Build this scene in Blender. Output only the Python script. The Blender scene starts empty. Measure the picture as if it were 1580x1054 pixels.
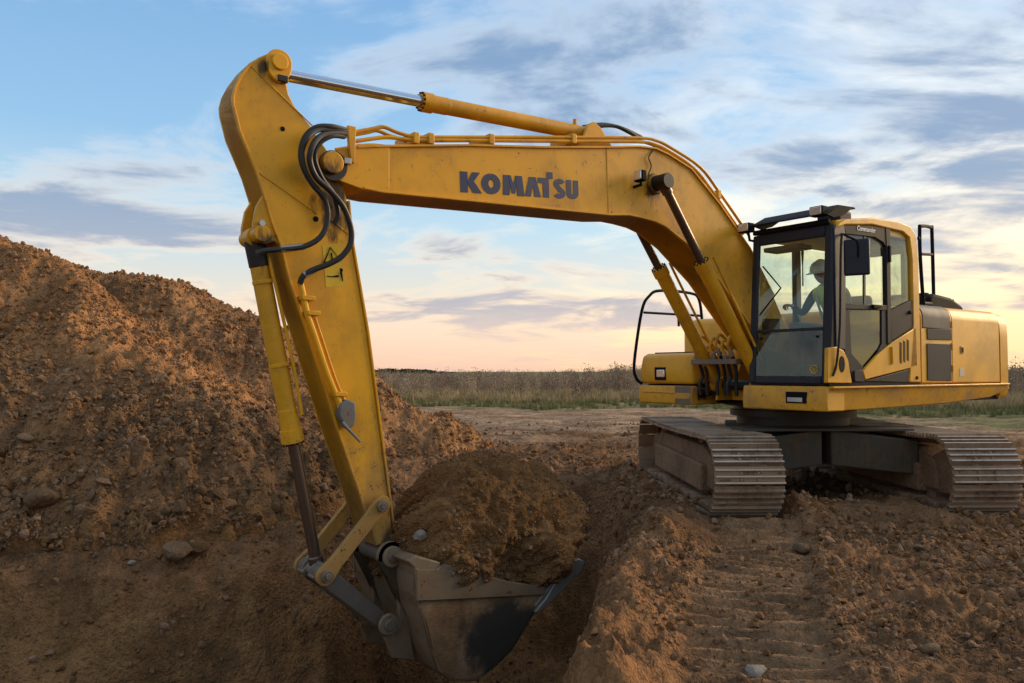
import bpy, bmesh, math, random
import numpy as np
from mathutils import Vector, Matrix, Euler
from math import radians, pi, sin, cos, atan, atan2, sqrt

random.seed(7)
rng = np.random.default_rng(11)
scene = bpy.context.scene
COL = scene.collection

# ------------------------------------------------------------------ camera
FPX, CAM_H = 1250.0, 1.5                 # focal length in pixels of a 1580 px wide frame
PITCH = atan(46 / FPX)
cam_d = bpy.data.cameras.new('camera')
cam = bpy.data.objects.new('camera', cam_d)
COL.objects.link(cam)
cam_d.sensor_width = 36.0
cam_d.lens = 36.0 * FPX / 1580.0
cam_d.clip_start, cam_d.clip_end = 0.05, 12000
cam.location = (0, 0, CAM_H)
cam.rotation_euler = (pi / 2 + PITCH, 0, 0)
scene.camera = cam

# ------------------------------------------------------------------ light and sky
SUN_AZ, SUN_EL = radians(66), radians(20)          # azimuth clockwise from the view direction (+Y)
SUN_DIR = Vector((sin(SUN_AZ) * cos(SUN_EL), cos(SUN_AZ) * cos(SUN_EL), sin(SUN_EL)))
sun_d = bpy.data.lights.new('sun', 'SUN')
sun_d.energy = 2.5
sun_d.angle = radians(26)
sun_d.color = (1.0, 0.72, 0.42)
sun = bpy.data.objects.new('sun', sun_d)
COL.objects.link(sun)
sun.rotation_euler = SUN_DIR.to_track_quat('Z', 'Y').to_euler()
sun.location = (30, 10, 20)

CLOUD_OFF = (51.0, 2.3, 1.0)
def lin(r, g, b):
    f = lambda c: (c / 255 / 12.92) if c / 255 <= 0.04045 else ((c / 255 + 0.055) / 1.055) ** 2.4
    return (f(r), f(g), f(b), 1.0)

class NT:
    """tiny node-tree helper"""
    def __init__(self, tree):
        self.t = tree
    def n(self, kind, **kw):
        nd = self.t.nodes.new(kind)
        for k, v in kw.items():
            setattr(nd, k, v)
        return nd
    def set(self, sock, v):
        if hasattr(v, 'links') or isinstance(v, bpy.types.NodeSocket):
            self.t.links.new(v, sock)
        else:
            sock.default_value = v
    def math(self, op, a, b=0.0, c=0.0, clamp=False):
        nd = self.n('ShaderNodeMath', operation=op, use_clamp=clamp)
        self.set(nd.inputs[0], a); self.set(nd.inputs[1], b); self.set(nd.inputs[2], c)
        return nd.outputs[0]
    def smooth(self, v, a, b, lo=0.0, hi=1.0):
        nd = self.n('ShaderNodeMapRange', interpolation_type='SMOOTHSTEP')
        self.set(nd.inputs['Value'], v)
        nd.inputs['From Min'].default_value = a; nd.inputs['From Max'].default_value = b
        nd.inputs['To Min'].default_value = lo; nd.inputs['To Max'].default_value = hi
        return nd.outputs[0]
    def mix(self, f, a, b, blend='MIX'):
        nd = self.n('ShaderNodeMix', data_type='RGBA', blend_type=blend)
        self.set(nd.inputs[0], f); self.set(nd.inputs[6], a); self.set(nd.inputs[7], b)
        return nd.outputs[2]
    def vmath(self, op, a, b=(0, 0, 0)):
        nd = self.n('ShaderNodeVectorMath', operation=op)
        self.set(nd.inputs[0], a)
        if op == 'SCALE':
            self.set(nd.inputs['Scale'], b)
        else:
            self.set(nd.inputs[1], b)
        return nd.outputs['Value'] if op in ('DOT_PRODUCT', 'LENGTH') else nd.outputs[0]
    def noise(self, vec, scale, detail=4.0, rough=0.55, dist=0.0, out=0):
        nd = self.n('ShaderNodeTexNoise')
        self.set(nd.inputs['Vector'], vec)
        nd.inputs['Scale'].default_value = scale; nd.inputs['Detail'].default_value = detail
        nd.inputs['Roughness'].default_value = rough; nd.inputs['Distortion'].default_value = dist
        return nd.outputs[out]
    def ramp(self, v, stops):
        nd = self.n('ShaderNodeValToRGB')
        self.set(nd.inputs[0], v)
        el = nd.color_ramp.elements
        while len(el) < len(stops):
            el.new(0.5)
        for e, (p, c) in zip(el, stops):
            e.position = p; e.color = c
        return nd.outputs[0]

world = bpy.data.worlds.new('World')
scene.world = world
world.use_nodes = True
wt = world.node_tree
wt.nodes.clear()
W = NT(wt)
tc = W.n('ShaderNodeTexCoord')
dirv = tc.outputs['Generated']
sep = W.n('ShaderNodeSeparateXYZ'); wt.links.new(dirv, sep.inputs[0])
zc = W.math('MAXIMUM', sep.outputs[2], 0.0)
sky = W.n('ShaderNodeTexSky', sky_type='NISHITA')
sky.sun_disc = False
sky.sun_elevation = SUN_EL
sky.sun_rotation = SUN_AZ
sky.air_density, sky.dust_density, sky.ozone_density = 1.0, 1.6, 1.2
nish = W.vmath('SCALE', sky.outputs[0], 0.11)
grad = W.ramp(zc, [(0.0, lin(228, 186, 162)), (0.045, lin(228, 198, 174)), (0.10, lin(206, 200, 188)), (0.17, lin(170, 196, 210)),
                   (0.27, lin(132, 174, 208)), (0.42, lin(114, 158, 200)), (0.7, lin(128, 164, 204)), (1.0, lin(130, 160, 196))])
sunside = W.vmath('DOT_PRODUCT', dirv, (sin(SUN_AZ), cos(SUN_AZ), 0.0))
glow = W.math('MULTIPLY', W.smooth(sunside, 0.72, 1.0), W.smooth(zc, 0.16, 0.02))
grad = W.mix(glow, grad, lin(246, 202, 84))
base = W.mix(0.80, nish, grad)
# two decks of cloud laid on planes overhead
den = W.math('ADD', zc, 0.13)
cx = W.math('DIVIDE', sep.outputs[0], den); cy = W.math('DIVIDE', sep.outputs[1], den)
cmb = W.n('ShaderNodeCombineXYZ'); wt.links.new(cx, cmb.inputs[0]); wt.links.new(cy, cmb.inputs[1])
cvec = cmb.outputs[0]
def deck(scale3, off, sc, det, rough, dist):
    return W.noise(W.vmath('ADD', W.vmath('MULTIPLY', cvec, scale3), off), sc, det, rough, dist)
# high bright veil, thicker towards the sunset
n_hi = deck((0.8, 1.0, 1), (3.1, 1.7, 0.4), 1.15, 8.0, 0.6, 0.6)
n_hi2 = deck((0.6, 0.8, 1), (9.2, 4.4, 2.0), 0.35, 3.0, 0.5, 0.0)
toward = W.smooth(sunside, 0.25, 0.95, -0.09, 0.17)
veil = W.smooth(W.math('ADD', W.math('ADD', n_hi, toward), W.math('MULTIPLY', W.math('SUBTRACT', n_hi2, 0.5), 0.5)), 0.46, 0.70)
warm = W.ramp(zc, [(0.0, lin(238, 200, 146)), (0.10, lin(242, 226, 184)), (0.24, lin(232, 230, 220)), (1.0, lin(216, 222, 230))])
base = W.mix(W.math('MULTIPLY', veil, 0.80), base, warm)
# lower grey-blue deck with lit rims
n_lo = deck((0.85, 1.0, 1), CLOUD_OFF, 1.45, 9.0, 0.58, 0.4)
n_lo2 = deck((0.7, 0.9, 1), (2.0 + CLOUD_OFF[0], 3.1, 8.0), 0.5, 2.0, 0.5, 0.0)
lo = W.math('ADD', n_lo, W.math('MULTIPLY', W.math('SUBTRACT', n_lo2, 0.5), 0.6))
cover = W.smooth(lo, 0.45, 0.63)
core = W.smooth(lo, 0.47, 0.67)
greyc = W.ramp(zc, [(0.0, lin(188, 166, 160)), (0.10, lin(152, 156, 168)), (0.22, lin(118, 140, 168)), (0.42, lin(112, 138, 170)), (0.7, lin(150, 160, 172)), (1.0, lin(160, 166, 172))])
edgec = W.ramp(zc, [(0.0, lin(240, 198, 150)), (0.12, lin(240, 216, 186)), (0.3, lin(208, 214, 218)), (0.7, lin(226, 226, 222)), (1.0, lin(226, 226, 222))])
cloudc = W.mix(core, edgec, greyc)
base = W.mix(W.math('MULTIPLY', cover, W.smooth(zc, 0.0, 0.09, 0.15, 0.88)), base, cloudc)
bg = W.n('ShaderNodeBackground')
bg.inputs['Strength'].default_value = 1.0
wt.links.new(base, bg.inputs[0])
wo = W.n('ShaderNodeOutputWorld'); wt.links.new(bg.outputs[0], wo.inputs[0])

scene.view_settings.view_transform = 'Standard'
scene.view_settings.look = 'None'
scene.view_settings.exposure = 0.55
scene.view_settings.gamma = 1.0
scene.view_settings.use_curve_mapping = False
scene.cycles.use_denoising = True
scene.cycles.max_bounces = 6
scene.cycles.transparent_max_bounces = 12

# ------------------------------------------------------------------ numpy noise
def _hash(ix, iy, s):
    h = ix.astype(np.int32).view(np.uint32) * np.uint32(374761393) + iy.astype(np.int32).view(np.uint32) * np.uint32(668265263) + np.uint32(s * 974711)
    h = (h ^ (h >> np.uint32(13))) * np.uint32(1274126177)
    return ((h ^ (h >> np.uint32(16))) & np.uint32(0xffff)).astype(np.float32) * np.float32(1 / 65535.0)
def vnoise(x, y, s=0):
    """2D gradient noise, about -1..1"""
    ix = np.floor(x); iy = np.floor(y); fx = x - ix; fy = y - iy
    ux = fx * fx * fx * (fx * (fx * 6 - 15) + 10); uy = fy * fy * fy * (fy * (fy * 6 - 15) + 10)
    def g(dx, dy):
        a = _hash(ix + dx, iy + dy, s) * 2 * pi
        return np.cos(a) * (fx - dx) + np.sin(a) * (fy - dy)
    a = g(0, 0) * (1 - ux) + g(1, 0) * ux
    b = g(0, 1) * (1 - ux) + g(1, 1) * ux
    return (a * (1 - uy) + b * uy) * 1.5
def fbm(x, y, octv=4, s=0, gain=0.5):
    t = np.zeros_like(x); a = 1.0
    for o in range(octv):
        t += a * vnoise(x * 2 ** o, y * 2 ** o, s + o * 17); a *= gain
    return t
def lumps(x, y, s=0, r=0.62):
    """packed rounded lumps, 0..1"""
    x, y = x + 0.42 * vnoise(x * 1.3, y * 1.3, s + 70) + 0.16 * vnoise(x * 3.1, y * 3.1, s + 71), y + 0.42 * vnoise(x * 1.3, y * 1.3, s + 72) + 0.16 * vnoise(x * 3.1, y * 3.1, s + 73)
    ix = np.floor(x); iy = np.floor(y); best = np.zeros_like(x)
    for dx in (-1, 0, 1):
        for dy in (-1, 0, 1):
            jx = ix + dx; jy = iy + dy
            px = jx + _hash(jx, jy, s + 3); py = jy + _hash(jx, jy, s + 5); k = 0.35 + 0.65 * _hash(jx, jy, s + 9)
            d2 = ((x - px) ** 2 + (y - py) ** 2) / (r * k) ** 2
            best = np.maximum(best, k * np.sqrt(np.maximum(0, 1 - d2)))
    return best
def sstep(a, b, x):
    t = np.clip((x - a) / (b - a), 0, 1)
    return t * t * (3 - 2 * t)

# ------------------------------------------------------------------ mesh helpers
def tag(o, label=None, cat=None, group=None, kind=None):
    if label: o['label'] = label
    if cat: o['category'] = cat
    if group: o['group'] = group
    if kind: o['kind'] = kind
    return o
def empty(name, loc=(0, 0, 0), rz=0.0):
    o = bpy.data.objects.new(name, None); COL.objects.link(o)
    o.location = loc; o.rotation_euler = (0, 0, rz); o.empty_display_size = 0.2
    return o
def smooth_path(pts, n=6):
    pts = [Vector(p) for p in pts]
    out = []
    for i in range(len(pts) - 1):
        p0 = pts[max(i - 1, 0)]; p1 = pts[i]; p2 = pts[i + 1]; p3 = pts[min(i + 2, len(pts) - 1)]
        for k in range(n):
            t = k / n
            out.append(0.5 * ((2 * p1) + (p2 - p0) * t + (2 * p0 - 5 * p1 + 4 * p2 - p3) * t * t + (3 * p1 - p0 - 3 * p2 + p3) * t ** 3))
    out.append(pts[-1])
    return out
class MB:
    def __init__(self):
        self.v = []; self.f = []
    def box(self, a, b):
        x0, y0, z0 = [min(p, q) for p, q in zip(a, b)]; x1, y1, z1 = [max(p, q) for p, q in zip(a, b)]
        i = len(self.v)
        self.v += [(x0, y0, z0), (x1, y0, z0), (x1, y1, z0), (x0, y1, z0), (x0, y0, z1), (x1, y0, z1), (x1, y1, z1), (x0, y1, z1)]
        self.f += [tuple(i + k for k in q) for q in ((0, 3, 2, 1), (4, 5, 6, 7), (0, 1, 5, 4), (1, 2, 6, 5), (2, 3, 7, 6), (3, 0, 4, 7))]
        return self
    def obox(self, c, ax, ay, az):
        """box from centre and three half vectors"""
        c, ax, ay, az = map(Vector, (c, ax, ay, az)); i = len(self.v)
        for s in ((-1, -1, -1), (1, -1, -1), (1, 1, -1), (-1, 1, -1), (-1, -1, 1), (1, -1, 1), (1, 1, 1), (-1, 1, 1)):
            self.v.append(tuple(c + ax * s[0] + ay * s[1] + az * s[2]))
        self.f += [tuple(i + k for k in q) for q in ((0, 3, 2, 1), (4, 5, 6, 7), (0, 1, 5, 4), (1, 2, 6, 5), (2, 3, 7, 6), (3, 0, 4, 7))]
        return self
    def prism(self, uw, v0, v1):
        """polygon in the (u, w) side plane, extruded across v"""
        n = len(uw); i = len(self.v)
        self.v += [(u, v0, w) for u, w in uw] + [(u, v1, w) for u, w in uw]
        self.f.append(tuple(i + k for k in range(n))); self.f.append(tuple(i + n + k for k in reversed(range(n))))
        for k in range(n):
            m = (k + 1) % n
            self.f.append((i + k, i + n + k, i + n + m, i + m))
        return self
    def prism_z(self, xy, z0, z1):
        n = len(xy); i = len(self.v)
        self.v += [(x, y, z0) for x, y in xy] + [(x, y, z1) for x, y in xy]
        self.f.append(tuple(i + k for k in reversed(range(n)))); self.f.append(tuple(i + n + k for k in range(n)))
        for k in range(n):
            m = (k + 1) % n
            self.f.append((i + k, i + m, i + n + m, i + n + k))
        return self
    def strip(self, uw, v0, v1, t):
        """a bent plate of thickness t following an open (u, w) polyline"""
        pts = [Vector((u, w)) for u, w in uw]; outer = []
        for k, p in enumerate(pts):
            d = (pts[min(k + 1, len(pts) - 1)] - pts[max(k - 1, 0)]).normalized()
            outer.append(p + Vector((-d.y, d.x)) * t)
        for k in range(len(pts) - 1):
            pass
        n = len(pts); i = len(self.v)
        for v in (v0, v1):
            self.v += [(p.x, v, p.y) for p in pts] + [(p.x, v, p.y) for p in outer]
        A, B, C_, D = i, i + n, i + 2 * n, i + 3 * n
        for k in range(n - 1):
            self.f += [(A + k, A + k + 1, C_ + k + 1, C_ + k), (B + k, D + k, D + k + 1, B + k + 1),
                       (A + k, B + k, B + k + 1, A + k + 1), (C_ + k, C_ + k + 1, D + k + 1, D + k)]
        self.f += [(A, C_, D, B), (A + n - 1, B + n - 1, D + n - 1, C_ + n - 1)]
        return self
    def tube(self, path, r, n=10, caps=True):
        pts = [Vector(p) for p in path]; i = len(self.v); m = len(pts)
        rr = r if isinstance(r, (list, tuple)) else [r] * m
        t0 = (pts[1] - pts[0]).normalized()
        up = Vector((0, 0, 1)) if abs(t0.z) < 0.9 else Vector((0, 1, 0))
        x = t0.cross(up).normalized()
        for k, p in enumerate(pts):
            t = (pts[min(k + 1, m - 1)] - pts[max(k - 1, 0)]).normalized()
            x = (x - t * x.dot(t)).normalized(); y = t.cross(x)
            for j in range(n):
                a = 2 * pi * j / n
                self.v.append(tuple(p + (x * cos(a) + y * sin(a)) * rr[k]))
        for k in range(m - 1):
            for j in range(n):
                q = (j + 1) % n
                self.f.append((i + k * n + j, i + k * n + q, i + (k + 1) * n + q, i + (k + 1) * n + j))
        if caps:
            self.f.append(tuple(i + j for j in reversed(range(n)))); self.f.append(tuple(i + (m - 1) * n + j for j in range(n)))
        return self
    def cyl(self, a, b, r, r2=None, n=20):
        return self.tube([a, b], [r, r if r2 is None else r2], n)
    def steps(self, a, b, prof, n=20):
        """stepped round bar from a to b; prof = [(t, r), ...]"""
        a, b = Vector(a), Vector(b); L_ = (b - a).length
        pts = []; rs = []; last = -1
        for t, r in prof:
            if t <= last: t = last + 1e-4 / L_
            pts.append(a + (b - a) * t); rs.append(r); last = t
        i = len(self.v); m = len(pts)
        tt = (b - a).normalized(); up = Vector((0, 0, 1)) if abs(tt.z) < 0.9 else Vector((0, 1, 0))
        x = tt.cross(up).normalized(); y = tt.cross(x)
        for p, r in zip(pts, rs):
            for j in range(n):
                an = 2 * pi * j / n
                self.v.append(tuple(p + (x * cos(an) + y * sin(an)) * r))
        for k in range(m - 1):
            for j in range(n):
                q = (j + 1) % n
                self.f.append((i + k * n + j, i + k * n + q, i + (k + 1) * n + q, i + (k + 1) * n + j))
        self.f.append(tuple(i + j for j in reversed(range(n)))); self.f.append(tuple(i + (m - 1) * n + j for j in range(n)))
        return self
    def mesh(self, name, ang=35):
        me = bpy.data.meshes.new(name); me.from_pydata(self.v, [], self.f); me.update()
        bm = bmesh.new(); bm.from_mesh(me); bmesh.ops.recalc_face_normals(bm, faces=bm.faces); bm.to_mesh(me); bm.free()
        me.polygons.foreach_set('use_smooth', [True] * len(me.polygons)); me.set_sharp_from_angle(angle=radians(ang))
        return me
    def build(self, name, mat, parent=None, bevel=0.0, seg=2, ang=35):
        o = bpy.data.objects.new(name, self.mesh(name, ang)); COL.objects.link(o)
        o.data.materials.append(mat); o.parent = parent
        if bevel:
            md = o.modifiers.new('bevel', 'BEVEL'); md.width = bevel; md.segments = seg; md.limit_method = 'ANGLE'; md.angle_limit = radians(38)
            md.harden_normals = False
        return o

# ------------------------------------------------------------------ materials
def new_mat(name):
    m = bpy.data.materials.new(name); m.use_nodes = True
    t = m.node_tree; b = t.nodes['Principled BSDF']
    return m, NT(t), b
def objvec(N, rand=False):
    t = N.n('ShaderNodeTexCoord').outputs['Object']
    if rand:
        oi = N.n('ShaderNodeObjectInfo')
        t = N.vmath('ADD', t, N.vmath('SCALE', (13.1, 7.7, 5.3), oi.outputs['Random']) if False else t)
    return t
def bump(N, b, h, strength=0.3, dist=0.01):
    nd = N.n('ShaderNodeBump'); nd.inputs['Strength'].default_value = strength; nd.inputs['Distance'].default_value = dist
    N.set(nd.inputs['Height'], h); N.t.links.new(nd.outputs[0], b.inputs['Normal'])
def paint(name, col, rough=0.42, dust=0.35, dustcol=(0.20, 0.125, 0.07, 1), chips=0.0, vary=0.12, low=None, coat=0.12, metal=0.0, spec=0.4, stains=()):
    """painted steel with dust, streaks and chipped spots; low=(z0,z1): dustier below"""
    m, N, b = new_mat(name)
    v = N.n('ShaderNodeTexCoord').outputs['Object']
    oi = N.n('ShaderNodeObjectInfo').outputs['Random']
    v = N.vmath('ADD', v, N.vmath('SCALE', N.vmath('ADD', (7.3, 3.1, 5.7), (0, 0, 0)), oi))
    n1 = N.noise(v, 1.7, 5, 0.6, 0.4); n2 = N.noise(v, 11, 5, 0.65); n3 = N.noise(v, 60, 3, 0.6)
    st = N.noise(N.vmath('MULTIPLY', v, (9, 9, 0.9)), 3.0, 4, 0.6)
    dark = tuple(c * (1 - vary * 2) for c in col[:3]) + (1,)
    c = N.mix(N.smooth(n1, 0.35, 0.7), col, dark)
    d = N.math('ADD', N.math('MULTIPLY', n1, 0.5), N.math('ADD', N.math('MULTIPLY', n2, 0.3), N.math('MULTIPLY', st, 0.25)))
    dm = N.smooth(d, 0.47, 0.72)
    if low:
        sepz = N.n('ShaderNodeSeparateXYZ'); N.t.links.new(N.n('ShaderNodeTexCoord').outputs['Object'], sepz.inputs[0])
        lw = N.smooth(sepz.outputs[2], low[0], low[1], 1.0, 0.0)
        d2 = N.math('ADD', d, N.math('MULTIPLY', lw, 0.22))
        dm = N.smooth(d2, 0.47, 0.74)
        dm = N.math('MULTIPLY', dm, N.math('ADD', dust, N.math('MULTIPLY', lw, 0.45)), clamp=True)
    else:
        dm = N.math('MULTIPLY', dm, dust)
    c = N.mix(dm, c, dustcol)
    if chips:
        ch = N.smooth(N.math('ADD', N.math('MULTIPLY', n3, 0.55), N.math('MULTIPLY', n2, 0.5)), 0.66 - 0.05 * chips, 0.70 - 0.05 * chips)
        sc1 = N.noise(N.vmath('MULTIPLY', v, (3.0, 3.0, 0.5)), 9.0, 4, 0.7, 1.2)
        ch = N.math('MAXIMUM', ch, N.math('MULTIPLY', N.smooth(sc1, 0.655, 0.675), N.smooth(n1, 0.48, 0.62, 0.0, 0.6 * chips)))
        if low:
            ch = N.math('MULTIPLY', ch, N.math('ADD', 0.3, lw), clamp=True)
        c = N.mix(ch, c, (0.085, 0.045, 0.025, 1))
    for (sc_, sr_) in stains:            # oil that has run and caked round a pin
        ov = N.n('ShaderNodeTexCoord').outputs['Object']
        dq = N.vmath('LENGTH', N.vmath('MULTIPLY', N.vmath('SUBTRACT', ov, sc_), (1.0, 0.15, 0.62)))
        nz = N.noise(N.vmath('MULTIPLY', ov, (1.0, 1.0, 0.35)), 16.0, 5, 0.65)
        c = N.mix(N.smooth(N.math('ADD', dq, N.math('MULTIPLY', N.math('SUBTRACT', nz, 0.5), sr_ * 2.4)), sr_ * 0.35, sr_ * 1.1, 0.9, 0.0), c, (0.035, 0.020, 0.011, 1))
    N.t.links.new(c, b.inputs['Base Color'])
    N.t.links.new(N.math('ADD', rough, N.math('MULTIPLY', dm, 0.4), clamp=True), b.inputs['Roughness'])
    b.inputs['Coat Weight'].default_value = coat
    b.inputs['Coat Roughness'].default_value = 0.25
    b.inputs['Metallic'].default_value = metal
    b.inputs['Specular IOR Level'].default_value = spec
    bump(N, b, N.math('ADD', N.math('MULTIPLY', n2, 0.5), N.math('MULTIPLY', n3, 0.3)), 0.12, 0.004)
    return m
YEL = (0.76, 0.36, 0.012, 1)
M = {}
M['yellow'] = paint('yellow_paint', YEL, 0.45, 0.32, chips=0.45, coat=0.05, spec=0.3, stains=(((6.20, 0.2, 3.0), 0.11), ((2.62, 0.2, 3.38), 0.12)))
M['arm_yellow'] = paint('arm_yellow_paint', (0.78, 0.38, 0.012, 1), 0.46, 0.26, chips=1.0, low=(0.0, 1.5), coat=0.05, spec=0.3, stains=(((6.13, 0.155, 2.78), 0.17), ((6.66, 0.155, 2.42), 0.09), ((6.70, 0.155, 3.77), 0.045), ((5.60, 0.155, 0.16), 0.10)))
M['body_yellow'] = paint('body_yellow_paint', (0.76, 0.37, 0.016, 1), 0.45, 0.22, coat=0.05, spec=0.3)
M['skirt_yellow'] = paint('scuffed_yellow_paint', (0.70, 0.34, 0.018, 1), 0.45, 0.75, chips=0.9, dustcol=(0.30, 0.19, 0.10, 1))
M['cab_dark'] = paint('dark_blue_grey_paint', (0.016, 0.020, 0.031, 1), 0.5, 0.15, dustcol=(0.10, 0.08, 0.06, 1), coat=0, spec=0.3)
M['door_grey'] = paint('charcoal_paint', (0.026, 0.025, 0.027, 1), 0.62, 0.12, dustcol=(0.10, 0.08, 0.06, 1), coat=0, spec=0.16)
M['panel_grey'] = paint('grey_panel_paint', (0.030, 0.030, 0.036, 1), 0.62, 0.15, dustcol=(0.12, 0.09, 0.07, 1), coat=0, spec=0.16)
M['panel_light'] = paint('pale_grey_panel_paint', (0.10, 0.092, 0.090, 1), 0.58, 0.3, dustcol=(0.2, 0.15, 0.11, 1), coat=0, spec=0.25)
M['black'] = paint('black_steel_paint', (0.008, 0.008, 0.010, 1), 0.7, 0.10, dustcol=(0.05, 0.04, 0.03, 1), coat=0, spec=0.10)
M['grease'] = paint('greasy_black', (0.010, 0.009, 0.008, 1), 0.5, 0.35, dustcol=(0.07, 0.045, 0.028, 1))
M['rubber'] = paint('black_rubber_hose', (0.014, 0.015, 0.017, 1), 0.42, 0.3, dustcol=(0.09, 0.075, 0.06, 1), coat=0.0)
M['letter'] = paint('navy_lettering', (0.020, 0.028, 0.085, 1), 0.4, 0.25, dustcol=(0.1, 0.08, 0.06, 1))
M['edge'] = paint('letter_edge', (0.52, 0.36, 0.14, 1), 0.5, 0.2)
M['chrome'] = paint('chromed_rod', (0.72, 0.72, 0.74, 1), 0.12, 0.12, coat=0, metal=1.0, vary=0.02)
M['dullrod'] = paint('oily_brown_rod', (0.16, 0.115, 0.085, 1), 0.26, 0.55, coat=0, metal=0.7, dustcol=(0.075, 0.05, 0.035, 1))
M['steel'] = paint('worn_steel', (0.20, 0.16, 0.12, 1), 0.55, 0.8, dustcol=(0.15, 0.095, 0.06, 1), coat=0, metal=0.35)
M['bucket'] = paint('bucket_steel', (0.235, 0.165, 0.100, 1), 0.6, 0.95, dustcol=(0.19, 0.112, 0.055, 1), chips=0.8, coat=0, metal=0.1, spec=0.3)
M['bucket_dark'] = paint('polished_bucket_side', (0.055, 0.052, 0.048, 1), 0.5, 0.85, dustcol=(0.135, 0.083, 0.046, 1), coat=0, metal=0.25, spec=0.3)
M['lip'] = paint('worn_bright_lip', (0.24, 0.235, 0.21, 1), 0.45, 0.6, dustcol=(0.18, 0.12, 0.08, 1), coat=0, metal=0.5)
M['track'] = paint('muddy_track_steel', (0.30, 0.198, 0.122, 1), 0.6, 0.95, dustcol=(0.15, 0.085, 0.045, 1), chips=0.6, coat=0, metal=0.15)

M['carbody'] = paint('dirty_grey_frame', (0.075, 0.066, 0.048, 1), 0.7, 1.0, dustcol=(0.15, 0.088, 0.046, 1), spec=0.2, coat=0)
M['shiny_edge'] = paint('polished_grouser', (0.50, 0.43, 0.35, 1), 0.4, 0.9, dustcol=(0.2, 0.125, 0.075, 1), coat=0, metal=0.3)
M['valve'] = paint('weathered_valve', (0.15, 0.16, 0.155, 1), 0.5, 0.8, dustcol=(0.25, 0.13, 0.05, 1), coat=0, chips=1.0)
M['silver'] = paint('silver_fitting', (0.5, 0.49, 0.47, 1), 0.35, 0.4, coat=0, metal=0.7)
M['seat'] = paint('seat_cloth', (0.085, 0.09, 0.09, 1), 0.8, 0.1, coat=0)
M['sticker'] = paint('warning_sticker_yellow', (0.70, 0.45, 0.01, 1), 0.4, 0.2)
M['white'] = paint('white_sticker', (0.55, 0.52, 0.46, 1), 0.5, 0.3)
M['whitetext'] = paint('white_print', (0.75, 0.75, 0.75, 1), 0.5, 0.05)
def scoured(name):
    m, N, b = new_mat(name)
    v = N.n('ShaderNodeTexCoord').outputs['Object']
    n1 = N.noise(v, 3.0, 6, 0.65, 0.5); n2 = N.noise(N.vmath('MULTIPLY', v, (4, 4, 14)), 5.0, 5, 0.6)
    dd = N.vmath('LENGTH', N.vmath('MULTIPLY', N.vmath('SUBTRACT', v, (4.78, 0.55, -0.72)), (1.0, 0.3, 1.25)))
    f = N.smooth(N.math('ADD', dd, N.math('MULTIPLY', N.math('SUBTRACT', n1, 0.5), 0.55)), 0.30, 0.46)
    mud = N.ramp(N.math('ADD', N.math('MULTIPLY', n1, 0.6), N.math('MULTIPLY', n2, 0.4)), [(0.35, (0.12, 0.068, 0.033, 1)), (0.5, (0.22, 0.125, 0.060, 1)), (0.68, (0.31, 0.225, 0.145, 1))])
    N.t.links.new(N.mix(f, (0.045, 0.038, 0.030, 1), mud), b.inputs['Base Color'])
    N.t.links.new(N.math('ADD', 0.6, N.math('MULTIPLY', f, 0.25)), b.inputs['Roughness']); b.inputs['Specular IOR Level'].default_value = 0.2
    bump(N, b, N.math('ADD', n1, N.math('MULTIPLY', n2, 0.5)), 0.25, 0.012)
    return m
M['bucket_dark'] = scoured('scoured_bucket_side')
def lens_mat():
    m, N, b = new_mat('lamp_lens')
    b.inputs['Base Color'].default_value = (0.75, 0.73, 0.68, 1); b.inputs['Roughness'].default_value = 0.12; b.inputs['Metallic'].default_value = 0.6
    w = N.noise(N.n('ShaderNodeTexCoord').outputs['Object'], 60, 2); bump(N, b, w, 0.3, 0.004)
    return m
M['lens'] = lens_mat()
def glass_mat(name, tint, dirt=0.06):
    m, N, b = new_mat(name)
    t = m.node_tree; t.nodes.remove(b); out = t.nodes['Material Output']
    tr = N.n('ShaderNodeBsdfTransparent'); tr.inputs[0].default_value = tint
    gl = N.n('ShaderNodeBsdfGlossy'); gl.inputs['Roughness'].default_value = 0.03; gl.inputs[0].default_value = (0.9, 1.0, 0.97, 1)
    df = N.n('ShaderNodeBsdfDiffuse'); df.inputs[0].default_value = (0.35, 0.33, 0.28, 1)
    fr = N.n('ShaderNodeFresnel'); fr.inputs[0].default_value = 1.45
    mx = N.n('ShaderNodeMixShader'); t.links.new(N.math('MULTIPLY', fr.outputs[0], N.math('MULTIPLY', N.math('SUBTRACT', 1.0, N.n('ShaderNodeNewGeometry').outputs['Backfacing']), 1.7), clamp=True), mx.inputs[0]); t.links.new(tr.outputs[0], mx.inputs[1]); t.links.new(gl.outputs[0], mx.inputs[2])
    v = N.n('ShaderNodeTexCoord').outputs['Object']
    dn = N.smooth(N.noise(v, 4, 6, 0.65, 0.5), 0.4, 0.8, 0.2 * dirt, dirt * 2.2)
    mx2 = N.n('ShaderNodeMixShader'); t.links.new(dn, mx2.inputs[0]); t.links.new(mx.outputs[0], mx2.inputs[1]); t.links.new(df.outputs[0], mx2.inputs[2])
    t.links.new(mx2.outputs[0], out.inputs[0])
    return m
M['glass'] = glass_mat('green_tinted_glass', (0.95, 0.98, 0.925, 1), 0.05)
M['glass_low'] = glass_mat('dark_tinted_glass', (0.62, 0.70, 0.68, 1), 0.07)
M['glass_dusty'] = glass_mat('dusty_glass', (0.82, 0.88, 0.80, 1), 0.14)

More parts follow.
